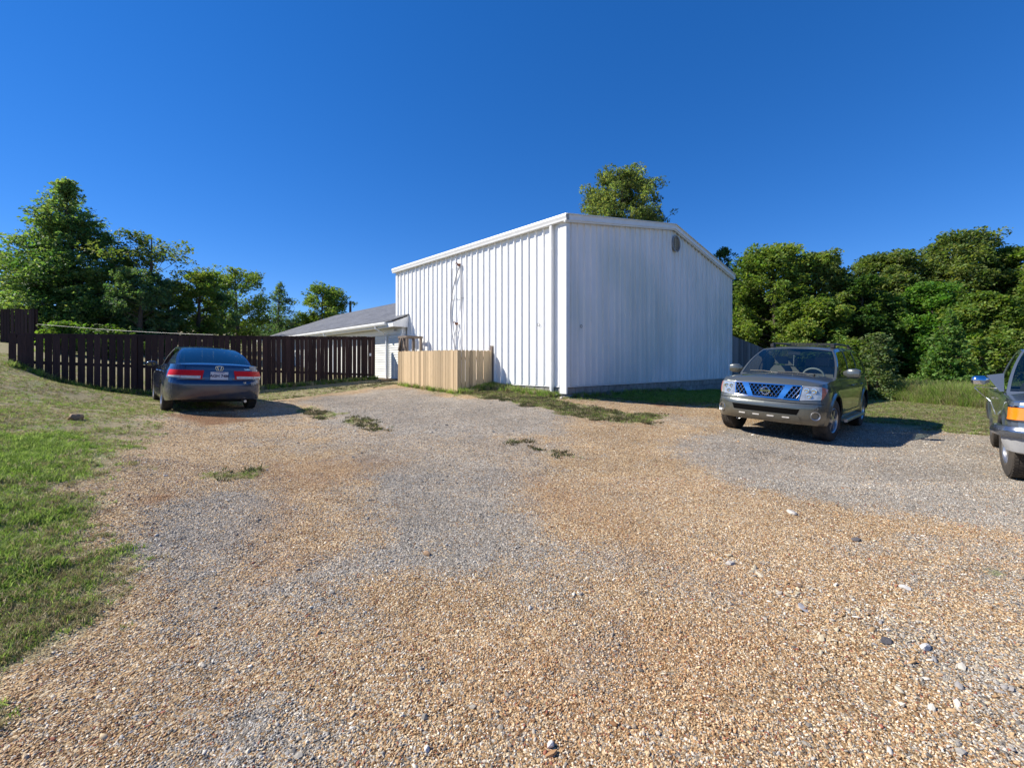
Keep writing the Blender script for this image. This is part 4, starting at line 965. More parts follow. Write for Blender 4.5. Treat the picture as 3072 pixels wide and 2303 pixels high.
# ---------------- SUV
def build_suv():
    veh = place('sport_utility_vehicle', (6.23, 9.65, R(-136.55)), 'olive grey SUV with chrome mesh grille and roof rack parked facing the camera', 'car')
    P_ = paint('suv_paint', (.128, .136, .120), .55, .28)
    out = [(2.30, 0), (2.285, .35), (2.24, .60), (2.13, .80), (1.95, .895), (1.7, .922), (1.0, .925), (0, .925), (-1.5, .922), (-2.05, .90), (-2.30, .82), (-2.42, .55), (-2.45, 0)]
    foff = [(.30, .14), (.36, .06), (.42, .02), (.50, .0), (.64, .0), (.70, .02), (.735, .06), (.78, .085), (1.0, .12), (1.04, .15), (1.07, .20), (1.10, .27)]
    soff = [(.28, .06), (.36, .03), (.45, .012), (.6, .0), (.8, .0), (.92, .012), (1.0, .03), (1.06, .055), (1.12, .07), (1.25, .075)]
    roff = [(.30, .12), (.42, .02), (.5, .0), (.64, .0), (.70, .05), (1.0, .06), (1.25, .10)]
    ztop = ([-2.5, -2.0, -1.0, 0, .8, 1.15, 1.7, 2.05, 2.3], [1.14, 1.13, 1.12, 1.11, 1.11, 1.115, 1.085, 1.045, 1.01])
    zs = ([-2.5, -2.2, -1.9, -1.0, 1.0, 1.9, 2.1, 2.4], [.46, .42, .38, .33, .33, .33, .33, .34])
    Car.wzc = .385; car = Car(out, None, foff, soff, roff, ztop, zs, (1.425, -1.425), .455, flare=.035, extra_x=(.86, -.10, -.98))
    belt = lambda x: float(np.interp(x, [-2.4, -2.0, 0, .9, 1.2], [.80, .835, .85, .85, .84]))
    shell_parts(veh, car, P_, [(.856, -.096), (-.104, -.976)], belt, 1.08, None, crown_f=.085)
    zb = lambda x: float(np.interp(x, [-2.5, -1, 0, 1.2], [1.14, 1.13, 1.12, 1.12])) + .005
    zr = lambda x: float(np.interp(x, [-2.3, -1.9, -1.2, -.5, 0, .3, .6], [1.62, 1.68, 1.72, 1.73, 1.715, 1.68, 1.62]))
    yr = lambda x: float(np.interp(x, [-2.3, -1.8, -.5, .3, .6], [.60, .645, .665, .64, .60]))
    greenhouse(veh, 'cabin_shell', [(1.10, .36, 'P'), (.98, .28, 'G'), (.03, -.17, 'B'), (-.05, -.25, 'G'), (-.88, -1.02, 'B'), (-.98, -1.12, 'G'), (-1.95, -1.75, 'P'), (-2.36, -2.10, 'P')], zb, zr, belt, yr, .035, .045, P_, M_glass, (1.10, .36), (-2.36, -2.10), bow_f=.13, bow_r=.05, gmat_r=M_glassd)
    # cowl
    m = MB(); cw = []
    for v in np.linspace(-1, 1, 15): cw.append([(1.10 + .13 * (1 - v * v) + .10, v * .80, 1.118 + .07 * (1 - abs(v) ** 2.5)), (1.05 + .13 * (1 - v * v), v * .80, 1.14 + .055 * (1 - v * v))])
    m.grid(np.array(cw)); m.build('cowl', M_plast, veh, 40)
    m = MB(); 
    for y0, y1 in ((.52, -.10), (-.08, -.62)):
        m.tube([(1.25, y0, 1.19), (1.20, (y0 + y1) / 2, 1.215), (1.175, y1, 1.21)], .009, 6); m.tube([(1.245, y0, 1.19), (1.27, y0 + .02, 1.18)], .018, 6)
    m.build('wiper', M_plast, veh)
    # grille pieces
    zg0, zg1 = .775, 1.0
    mk = lambda n, q0, q1, z0, z1, mt, out=.006, nn=8, k=4: patch(car, q0, q1, z0, z1, out, nn, k).build(n, mt, veh, 40)
    back = mk('grille_back', (-.54, -.58), (.54, .58), (zg0, zg0), (zg1, zg1), M_dark, .002, 20, 3)
    segs = []
    m = MB()
    def gl(q, z, o=.012):
        p = car.at(abs(q), z, o); return (float(p[0]), float(p[1]) * (1 if q >= 0 else -1), float(p[2]))
    for q in np.arange(-.84, .84, .07):
        for d in (1, -1):
            pts = []
            for k in range(6):
                z = zg0 + .015 + (zg1 - zg0 - .03) * k / 5; qq = q + d * .72 * (z - zg0) 
                w_in = lambda t: abs(qq) < .545 + .035 * t
                if w_in(k / 5): pts.append(gl(qq, z))
            if len(pts) > 1: m.tube(pts, .0065, 4, caps=False)
    m.build('grille_mesh', M_chrome, veh)
    for sg in (-1, 1):
        st = patch(car, (.20 * sg, .315 * sg), (.29 * sg, .44 * sg), (zg0 - .01, zg0 - .01), (zg1 + .012, zg1 + .012), .03, 4, 5).build('grille_strut', M_chrome, veh, 40)
        patch(car, (.53 * sg, .572 * sg), (.545 * sg, .59 * sg), (zg0, zg0), (zg1, zg1), .02, 2, 4).build('grille_surround', M_chrome, veh, 40)
    mk('grille_surround', (-.55, -.55), (.55, .55), (zg0 - .022, zg0 - .022), (zg0 + .004, zg0 + .004), M_chrome, .02, 20, 1)
    mk('grille_surround', (-.58, -.58), (.58, .58), (zg1 - .004, zg1 - .004), (zg1 + .018, zg1 + .018), M_chrome, .018, 20, 1)
    p = car.at(0.0, .885, .035); m = MB()
    m.lathe([(.0, .052), (.008, .056), (.014, .066), (.008, .076), (.0, .080), (-.02, .078)], 32, 'x', (p[0], 0, .885)); bd = m.build('badge', M_chrome, veh, 40)
    m = MB(); m.box(p[0] - .006, p[0] + .02, -.088, .088, .868, .902); m.build('badge_bar', M_chrome, bd)
    text_mesh('NISSAN', .032, .002, 'badge_lettering', M_plast, bd, (p[0] + .0215, 0, .885), (R(90), 0, R(90)), .001)
    for sg in (-1, 1):
        hl = patch(car, (.553 * sg, .597 * sg), (.90 * sg, .93 * sg), (zg0 - .02, zg0 + .01), (zg1 + .012, zg1 + .005), .012, 10, 5).build('headlight', M_lensc, veh, 40)
        patch(car, (.905 * sg, .93 * sg), (.99 * sg, 1.08 * sg), (zg0 + .0, zg0 + .09), (zg1 + .0, zg1 - .03), .011, 5, 4).build('indicator', pmat('dull_amber', (.55, .17, .10), .2, coat=1), veh, 40)
        for (q, z, r_) in ((.66, .93, .042), (.78, .925, .046), (.70, .835, .04)):
            pp = car.at(q, z, .016); m = MB(); m.lathe([(.0, 0), (.006, r_ * .5), (.003, r_), (-.01, r_)], 18, 'x', (pp[0], pp[1] * sg, z)); m.build('lamp_bowl', M_chrome, hl, 40)
        pp = car.at(.80, .505, .0); m = MB(); m.lathe([(-.05, 0), (-.05, .05), (.012, .062), (.018, .072), (.0, .08), (-.03, .08)], 26, 'x', (0, 0, 0)); fo = m.build('fog_lamp', M_alloy, veh, 40); fo.location = (pp[0] - .0, pp[1] * sg, .505); fo.rotation_euler = (0, 0, R(28) * sg)
        m = MB(); m.lathe([(-.02, 0), (-.02, .05)], 20, 'x'); m.build('lens', M_dark if sg > 0 else M_lensc, fo)
    mk('lower_intake', (-.52, -.56), (.52, .56), (.505, .505), (.605, .605), M_dark, .003, 20, 3)  # flat patch on the bumper, black colour stands in for shade inside the intake
    mk('skid_plate', (-.60, -.55), (.60, .55), (.335, .335), (.492, .492), P_, .022, 20, 4)
    for q in (-.36, -.12, .12, .36):
        patch(car, (q - .055, q - .055), (q + .055, q + .055), (.435, .435), (.458, .458), .028, 3, 1).build('plate_slot', M_lensw, veh)
    m = patch(car, (-.9, -.9), (.9, .9), (.625, .625), (.645, .645), .007, 24, 1); m.build('bumper_line', P_, veh, 60)
    m = patch(car, (-.95, -.95), (.95, .95), (.706, .706), (.714, .714), .003, 24, 1); m.build('bumper_gap', M_dark, veh)
    for sg in (-1, 1):
        # step board
        m = MB(); m.box(-.85, .88, sg * .96 - .09, sg * .96 + .06, .34, .37); m.tube([(-.9, sg * 1.0, .35), (.93, sg * 1.0, .35)], .032, 8); m.build('running_board', M_alloy, veh, 40)
        m = MB(); m.box(-.85, .85, sg * .93 - .01, sg * .93 + .006, .45, .50); m.build('side_moulding', P_, veh)
        # mirrors
        m = MB(); prof = []
        for k, (yy, a, b) in enumerate(((.0, .03, .03), (.05, .06, .06), (.08, .09, .085), (.20, .10, .088), (.25, .085, .07), (.265, .03, .03))):
            prof.append([(.80 + a * math.copysign(abs(math.cos(t)) ** .6, math.cos(t)) * .75, sg * (.90 + yy), 1.235 + b * 1.05 * math.copysign(abs(math.sin(t)) ** .6, math.sin(t))) for t in np.linspace(0, 2 * math.pi, 17)])
        G = np.array(prof); G = G if sg < 0 else G[::-1]; m.grid(G); m.add(prof[0][:-1], [tuple(range(16))]); m.add(prof[-1][:-1], [tuple(range(16))]); m.build('side_mirror', M_alloy if False else P_, veh, 50)
        # handles
        for xh in (.02, -.90):
            m = MB(); m.tube([(xh + .10, sg * .925, .985), (xh + .08, sg * .948, .99), (xh - .06, sg * .948, .99), (xh - .08, sg * .925, .985)], .013, 6); m.build('door_handle', P_, veh, 50)
        # rack
        m = MB(); m.tube([(.05, sg * .56, 1.75), (-.02, sg * .56, 1.80), (-.3, sg * .56, 1.815), (-1.6, sg * .56, 1.80), (-1.75, sg * .56, 1.745)], .020, 8); m.box(-.1, .06, sg * .56 - .03, sg * .56 + .03, 1.73, 1.80); m.box(-1.75, -1.6, sg * .56 - .03, sg * .56 + .03, 1.72, 1.79); m.build('roof_rail', M_plast, veh, 40)
        m = patch(car, (car.sx(-2.30),) * 2, (car.sx(-2.13),) * 2, (.80, .80), (1.10, 1.10), .006, 4, 4, side=sg); m.build('tail_light', M_red, veh, 40)
    for x in (-.12, -1.35): m = MB(); m.beam((x, -.56, 1.812), (x, .56, 1.812), .06, .022); m.build('cross_bar', M_plast, veh)
    for (x, y) in ((1.425, .79), (1.425, -.79), (-1.425, .79), (-1.425, -.79)): wheel(veh, x, y, .385, .385, .255, .228, 6, steer=-6 if x > 0 else 0)
    m = MB(); m.box(-2.2, 1.9, -.55, .55, .30, .62); m.box(-.92, .92, -.84, .84, .36, .60); m.build('underbody', M_under, veh)
    # cabin
    m = MB(); m.box(-2.2, 1.0, -.80, .80, .60, .66); m.build('cabin_floor', M_intd, veh)
    m = MB(); m.add([(1.12, -.78, 1.10), (1.12, .78, 1.10), (.70, .78, 1.12), (.70, -.78, 1.12), (.62, -.78, .8), (.62, .78, .8)], [(0, 1, 2, 3), (3, 2, 5, 4)]); m.build('dashboard', M_intd, veh)
    for x, y in ((.12, .38), (.12, -.38)): seat(veh, x, y, .72, .60)
    for x, y in ((-.8, .42), (-.8, -.42), (-.8, 0)): seat(veh, x, y, .74, .54, .45)
    m = MB(); th_ = np.linspace(0, 2 * math.pi, 25); m.tube([(.60 + .05 * math.sin(t), .38 + .185 * math.cos(t), 1.13 + .165 * math.sin(t)) for t in th_], .016, 6); m.beam((.6, .2, 1.12), (.6, .56, 1.12), .03, .05); m.tube([(.6, .38, 1.12), (.85, .38, 1.02)], .04, 6); m.build('steering_wheel', pmat('light_grey_trim', (.42, .40, .36), .6), veh, 40)
    m = MB(); m.box(.50, .53, -.11, .11, 1.56, 1.62); m.build('rear_view_mirror', M_intd, veh)
    m = MB(); 
    for k in range(5): m.lathe([(-.012, 0), (0, .014), (.012, 0)], 8, 'z', (.53, .0, 1.53 - k * .045))
    m.tube([(.53, 0, 1.56), (.53, 0, 1.32)], .003, 4); m.build('hanging_beads', M_lensw, veh)
    m = MB(); m.box(1.02, 1.05, .45, .55, 1.135, 1.16); m.build('sticker', M_lensw, veh)
build_suv()

# ---------------- sedan
def build_sedan():
    veh = place('sedan', (-7.784, 11.068, R(131.76)), 'dark blue grey sedan with red tail lights parked before the brown fence, seen from behind', 'car')
    P_ = paint('sedan_paint', (.020, .042, .095), .35, .20)
    out = [(2.39, 0), (2.36, .40), (2.26, .65), (2.05, .82), (1.75, .885), (1.3, .902), (.5, .906), (-.6, .906), (-1.5, .900), (-1.95, .87), (-2.22, .77), (-2.37, .52), (-2.43, 0)]
    foff = [(.2, .12), (.3, .03), (.45, 0), (.55, .01), (.62, .10), (.72, .22)]
    soff = [(.18, .07), (.28, .035), (.42, .01), (.58, 0), (.72, .004), (.80, .018), (.88, .045), (.95, .075), (1.05, .10)]
    roff = [(.26, .12), (.32, .05), (.40, .02), (.50, 0), (.62, .0), (.665, .012), (.68, .05), (.72, .045), (.90, .07), (.97, .075), (1.0, .085), (1.03, .12)]
    ztop = ([-2.5, -2.3, -1.8, -1.2, 0, .9, 1.4, 1.9, 2.2, 2.4], [1.0, 1.0, 1.005, .985, .955, .93, .90, .82, .74, .68])
    zs = ([-2.5, -2.2, -1.9, -.9, .9, 2.1, 2.4], [.29, .27, .24, .20, .20, .20, .22])
    Car.wzc = .315; car = Car(out, None, foff, soff, roff, ztop, zs, (1.37, -1.37), .36, flare=.008, extra_x=(.93, -.12, -1.05))
    belt = lambda x: float(np.interp(x, [-2.0, -1.75, -1, 0, 1, 1.4], [.66, .70, .78, .80, .78, .74]))
    shell_parts(veh, car, P_, [(.926, -.116), (-.124, -1.046)], belt, 1.30, -1.55, crown_f=.10, crown_r=.045)
    zb = lambda x: float(np.interp(x, [-2, -1.75, -1, 0, 1, 1.4], [1.03, 1.01, .985, .96, .94, .935])) + .004
    zr = lambda x: float(np.interp(x, [-1.2, -.9, -.5, 0, .35, .6], [1.31, 1.36, 1.40, 1.415, 1.40, 1.36]))
    yr = lambda x: float(np.interp(x, [-1.2, -.85, 0, .6], [.50, .53, .57, .54]))
    greenhouse(veh, 'cabin_shell', [(1.36, .50, 'P'), (1.22, .42, 'G'), (.02, -.10, 'B'), (-.06, -.18, 'G'), (-1.02, -.82, 'P'), (-1.78, -.92, 'P')], zb, zr, belt, yr, .035, .035, P_, M_glassd, (1.36, .50), (-1.78, -.92), bow_f=.16, bow_r=.14, frit=.07)
    pk = lambda n, q0, q1, z0, z1, mt, out=.006, nn=10, k=4: patch(car, q0, q1, z0, z1, out, nn, k).build(n, mt, veh, 40)
    T = car.T
    def rp(n, a0, a1, z0, z1, mt, out=.006, nn=10, k=3, par=None):
        """rear patch by distance from the rear centre; a = (bottom, top), sign = side"""
        m = MB(); G = []
        for i in range(nn + 1):
            row = []
            for j in range(k + 1):
                t = j / k; a = (a0[0] + (a0[1] - a0[0]) * t); b = (a1[0] + (a1[1] - a1[0]) * t); q = a + (b - a) * i / nn
                zz0 = z0[0] + (z0[1] - z0[0]) * i / nn; zz1 = z1[0] + (z1[1] - z1[0]) * i / nn; p = car.at(T - abs(q), zz0 + (zz1 - zz0) * t, out); row.append((p[0], p[1] * (1 if q >= 0 else -1), p[2]))
            G.append(row)
        G = np.array(G); m.grid(G); ring = [G[0, j] for j in range(k + 1)] + [G[i, k] for i in range(1, nn + 1)] + [G[nn, j] for j in range(k - 1, -1, -1)] + [G[i, 0] for i in range(nn - 1, 0, -1)]
        back = [np.array([p[0] + (out + .02) * (1 if abs(p[1]) < .8 else .2), p[1] - np.sign(p[1]) * (0 if abs(p[1]) < .7 else .025), p[2]]) for p in ring]; L = len(ring)
        m.add(ring + back, [(a, (a + 1) % L, (a + 1) % L + L, a + L) for a in range(L)]); return m.build(n, mt, par or veh, 40)
    for sg in (-1, 1):
        tl = rp('tail_light', (.30 * sg, .27 * sg), (1.02 * sg, 1.02 * sg), (.712, .752), (.890, .890), M_red, .010, 16, 4)
        rp('reverse_lens', (.33 * sg, .325 * sg), (.68 * sg, .68 * sg), (.720, .726), (.775, .775), M_lensw, .015, 8, 2, tl)
        rp('indicator_lens', (.69 * sg, .69 * sg), (.98 * sg, .98 * sg), (.727, .753), (.775, .78), M_lensw, .015, 8, 2, tl)
        m = MB(); prof = []
        for (yy, a, b) in ((.0, .02, .02), (.04, .05, .045), (.07, .085, .06), (.17, .085, .06), (.21, .06, .04), (.22, .02, .02)):
            prof.append([(.72 + a * math.cos(t), sg * (.86 + yy), .995 + b * math.sin(t)) for t in np.linspace(0, 2 * math.pi, 17)])
        G = np.array(prof); m.grid(G if sg < 0 else G[::-1]); m.add(prof[-1][:-1], [tuple(range(16))]); mi = m.build('side_mirror', P_, veh, 50)
        m = MB(); m.add([(.645, sg * .90, .945), (.645, sg * 1.06, .945), (.625, sg * 1.06, 1.045), (.625, sg * .90, 1.045)], [(0, 1, 2, 3)]); m.build('mirror_glass', M_glassd, mi)
        for xh in (-.02, -.95):
            m = MB(); m.tube([(xh + .09, sg * .885, .845), (xh + .07, sg * .912, .85), (xh - .07, sg * .912, .85), (xh - .09, sg * .885, .845)], .014, 6); m.build('door_handle', M_chrome, veh, 50)
        m = MB(); m.box(-1.0, .95, sg * .907 - .004, sg * .907 + .006, .47, .50); m.build('side_moulding', P_, veh)
        pk('headlight', (.50 * sg, .50 * sg), (.95 * sg, .98 * sg), (.60, .62), (.70, .72), M_lensc, .01)
    rp('trunk_gap', (-.68, -.68), (.68, .68), (.672, .672), (.680, .680), M_dark, .003, 20, 1)
    rp('trunk_lip', (-.60, -.55), (.60, .55), (.615, .615), (.662, .662), P_, .022, 20, 2)
    rp('plate_recess', (-.25, -.25), (.25, .25), (.69, .69), (.885, .885), M_intd if False else P_, .003, 8, 2)
    for sg in (-1, 1): rp('trunk_gap', (.62 * sg, .60 * sg), (.626 * sg, .606 * sg), (.88, .88), (.985, .985), M_dark, .002, 1, 3)
    p = car.at(T, .785, .02); px_ = float(p[0]) - .004
    m = MB(); m.box(px_ - .006, px_, -.158, .158, .70, .862); pl = m.build('license_plate', pmat('plate_white', (.62, .64, .68), .5, noise=.15, nscale=10), veh)
    rot = (R(84), 0, R(-90)); M_pt = pmat('plate_ink', (.03, .03, .09), .6)
    text_mesh('AGH 74M', .080, .002, 'plate_lettering', M_pt, pl, (px_ - .008, 0, .776), (R(90), 0, R(-90)), .001, .003)
    text_mesh('MISSOURI', .026, .002, 'plate_lettering', M_pt, pl, (px_ - .008, 0, .845), (R(90), 0, R(-90)), .001) if False else None
    m = MB(); m.beam((px_ - .0075, -.10, .846), (px_ - .0075, .10, .846), .002, .014); m.build('plate_band', pmat('plate_band', (.35, .28, .36), .6), pl)
    p = car.at(T, .935, .012); m = MB(); x = float(p[0])
    # emblem: rounded frame with an H
    fr = [(.062, .038), (.068, .0), (.050, -.042), (-.050, -.042), (-.068, 0), (-.062, .038), (0, .046)]
    m.tube([(x, a, .935 + b) for a, b in fr + fr[:1]], .006, 6); m.tube([(x, .036, .935 + .034), (x, .022, .935 - .034)], .008, 6); m.tube([(x, -.036, .935 + .034), (x, -.022, .935 - .034)], .008, 6); m.tube([(x, .026, .935), (x, -.026, .935)], .008, 6); m.build('emblem', M_chrome, veh, 50)
    q = car.at(T - .50, .925, .006); text_mesh('ACCORD', .042, .002, 'model_lettering', M_chrome, veh, (float(q[0]), -float(q[1]), .925), (R(88), 0, R(-90) - R(12) if False else R(-102)), .002)
    q = car.at(T - .47, .64, .024); text_mesh('LX', .040, .002, 'model_lettering', M_chrome, veh, (float(q[0]) - .004, -float(q[1]), .64), (R(90), 0, R(-102)), .002, .001)
    for (x, y) in ((1.37, .785), (1.37, -.785), (-1.37, .785), (-1.37, -.785)): wheel(veh, x, y, .315, .318, .205, .20, 7, steer=0)
    m = MB(); m.box(-2.1, 2.1, -.58, .58, .22, .5); m.box(-.95, .95, -.82, .82, .22, .45); m.build('underbody', M_under, veh)
    m = MB(); m.tube([(-1.9, -.5, .25), (-2.38, -.5, .24)], .028, 10); m.build('exhaust', M_alloy, veh, 40)
    m = MB(); m.box(-1.7, 1.1, -.72, .72, .45, .50); m.build('cabin_floor', M_intd, veh)
    for x, y in ((.1, .36), (.1, -.36)): seat(veh, x, y, .55, .55, mat=M_intd)
    for x, y in ((-.75, .36), (-.75, -.36)): seat(veh, x, y, .55, .48, .5, mat=M_intd)
    m = MB(); m.add([(-.95, -.65, .98), (-.95, .65, .98), (-1.85, .6, 1.0), (-1.85, -.6, 1.0)], [(0, 1, 2, 3)]); m.build('parcel_shelf', pmat('shelf_grey', (.30, .30, .29), .9), veh)
build_sedan()

# ---------------- pickup at the right edge
def build_pickup():
    ang = R(-135); c, s_ = math.cos(ang), math.sin(ang)
    fwx, fwy = 6.33, 5.55                          # right front wheel contact
    # car coords of that wheel (1.45,-.74)
    cx = fwx - (c * 1.45 - s_ * -.74); cy = fwy - (s_ * 1.45 + c * -.74)
    veh = place('pickup_truck', (cx, cy, ang), 'older dark grey blue pickup truck with amber corner lamp, cut off by the right edge', 'truck')
    P_ = paint('truck_paint', (.125, .150, .185), .45, .3)
    out = [(2.16, 0), (2.15, .5), (2.12, .72), (2.03, .82), (1.85, .845), (1.0, .86), (0, .86), (-1.5, .86), (-2.3, .855), (-2.52, .84), (-2.56, .75), (-2.57, 0)]
    foff = [(.4, .03), (.5, .01), (.66, .0), (.70, .01), (.95, .03), (1.0, .06)]; soff = [(.4, .04), (.5, .015), (.65, 0), (.75, .0), (.80, .012), (.95, .02), (1.05, .05)]; roff = [(.4, .03), (.6, 0), (1.0, .0)]
    ztop = ([-2.6, -.72, -.70, .9, 1.3, 2.0, 2.2], [1.02, 1.02, 1.02, 1.03, 1.02, .98, .965]); zs = ([-2.6, 2.2], [.44, .46])
    Car.wzc = .36; car = Car(out, None, foff, soff, roff, ztop, zs, (1.45, -1.50), .43, flare=.02, extra_x=(.80, -.30, -.72))
    belt = lambda x: .79
    shell_parts(veh, car, P_, [(.796, -.296)], belt, .92, None, crown_f=.05)
    zb = lambda x: 1.035; zr = lambda x: float(np.interp(x, [-.8, -.5, 0, .35], [1.60, 1.64, 1.645, 1.60])); yr = lambda x: float(np.interp(x, [-.7, .3], [.59, .60]))
    greenhouse(veh, 'cabin_shell', [(.95, .27, 'P'), (.84, .20, 'G'), (-.28, -.30, 'P'), (-.70, -.62, 'P')], zb, zr, belt, yr, .02, .035, P_, M_glass, (.95, .27), (-.70, -.62), bow_f=.09, bow_r=.02, gmat_r=M_glassd)
    # bed
    m = MB(); m.box(-2.5, -.75, -.74, .74, .62, .66); m.box(-.78, -.73, -.78, .78, .62, 1.02)
    for sg in (-1, 1): m.box(-2.52, -.75, sg * .79 - .035, sg * .79 + .035, .94, 1.035)
    m.box(-2.55, -2.50, -.78, .78, .55, 1.03); m.build('truck_bed', P_, veh)
    # front end
    for sg in (-1, 1):
        patch(car, (.66 * sg,) * 2, (.93 * sg,) * 2, (.775, .775), (.915, .915), .014, 6, 4).build('corner_lamp', M_amber, veh, 40)
        hl = patch(car, (.38 * sg,) * 2, (.645 * sg,) * 2, (.775, .775), (.915, .915), .012, 5, 4).build('headlight', M_lensc, veh, 40)
    patch(car, (-.95,) * 2, (.95,) * 2, (.925, .925), (.938, .938), .016, 24, 1).build('lamp_trim', M_chrome, veh, 40)
    patch(car, (-.95,) * 2, (.95,) * 2, (.752, .752), (.768, .768), .010, 24, 1).build('lamp_trim', M_plast, veh, 40)
    patch(car, (-.36,) * 2, (.36,) * 2, (.775, .775), (.915, .915), .004, 10, 3).build('grille', M_dark, veh)
    for z in (.80, .83, .86, .89): patch(car, (-.36,) * 2, (.36,) * 2, (z, z), (z + .010, z + .010), .014, 10, 1).build('grille_bar', M_alloy, veh)
    b = MB(); G = []
    for q in np.linspace(-1.08, 1.08, 33):
        row = []
        for z, o in ((.60, .05), (.605, .10), (.63, .115), (.66, .12), (.69, .115), (.72, .10), (.725, .05)):
            p = car.at(abs(q), z, o); row.append((p[0], p[1] * (1 if q >= 0 else -1), z - .02))
        G.append(row)
    b.grid(np.array(G)); b.build('bumper', pmat('worn_chrome', (.30, .33, .38), .18, metal=.9, noise=.3), veh, 40)
    b = MB(); G = []
    for q in np.linspace(-.98, .98, 29):
        row = []
        for z, o in ((.38, -.02), (.40, .03), (.50, .05), (.58, .055)):
            p = car.at(abs(q), z, o); row.append((p[0], p[1] * (1 if q >= 0 else -1), z))
        G.append(row)
    b.grid(np.array(G)); b.build('air_dam', pmat('light_grey_valance', (.36, .36, .36), .6, noise=.2), veh, 40)
    for sg in (-1, 1):
        m = MB(); prof = []
        for (yy, a, b_) in ((.0, .03, .03), (.03, .06, .045), (.05, .09, .062), (.14, .09, .062), (.175, .06, .045), (.185, .02, .02)):
            prof.append([(.66 + a * math.cos(t) * .8, sg * (.93 + yy), 1.20 + b_ * math.copysign(abs(math.sin(t)) ** .7, math.sin(t))) for t in np.linspace(0, 2 * math.pi, 17)])
        G = np.array(prof); m.grid(G if sg < 0 else G[::-1]); m.add(prof[-1][:-1], [tuple(range(16))]); m.build('side_mirror', M_chrome, veh, 50)
        m = MB(); m.add([(.80, sg * .80, 1.05), (.50, sg * .80, 1.05), (.52, sg * .79, 1.29), (.62, sg * .79, 1.30), (.80, sg * .84, 1.05), (.50, sg * .84, 1.05), (.55, sg * .96, 1.27), (.65, sg * .96, 1.27)], [(0, 1, 2, 3), (4, 5, 6, 7), (0, 4, 7, 3), (1, 2, 6, 5), (3, 7, 6, 2)]); m.build('mirror_mount', P_, veh)
        m = MB(); m.tube([(.62, sg * .86, 1.09), (.62, sg * 1.06, 1.105), (.62, sg * 1.08, 1.09), (.62, sg * .92, .90), (.62, sg * .875, .72)], .006, 6); m.build('mirror_bracket', M_chrome, veh, 50)
        m = MB(); m.box(-.25, -.12, sg * .865 - .015, sg * .865 + .015, .90, .93); m.build('door_handle', M_chrome, veh)
        patch(car, (car.sx(-2.56),) * 2, (car.sx(-2.56) + .10,) * 2, (.68, .68), (.95, .95), .008, 3, 3, side=sg).build('tail_light', M_red, veh, 40)
    for (x, y) in ((1.45, .72), (1.45, -.72), (-1.50, .72), (-1.50, -.72)): wheel(veh, x, y, .36, .36, .235, .20, 5, steer=6 if x > 0 else 0)
    m = MB(); m.box(-2.3, 1.9, -.45, .45, .36, .6); m.box(-.9, .9, -.75, .75, .45, .6); m.build('underbody', M_under, veh)
    m = MB(); m.box(-.68, .9, -.74, .74, .55, .6); m.add([(.98, -.72, 1.0), (.98, .72, 1.0), (.55, .72, 1.03), (.55, -.72, 1.03), (.5, -.72, .7), (.5, .72, .7)], [(0, 1, 2, 3), (3, 2, 5, 4)]); m.build('dashboard', M_intd, veh)
    for y in (.36, -.36): seat(veh, -.15, y, .65, .55, mat=M_intd)
build_pickup()

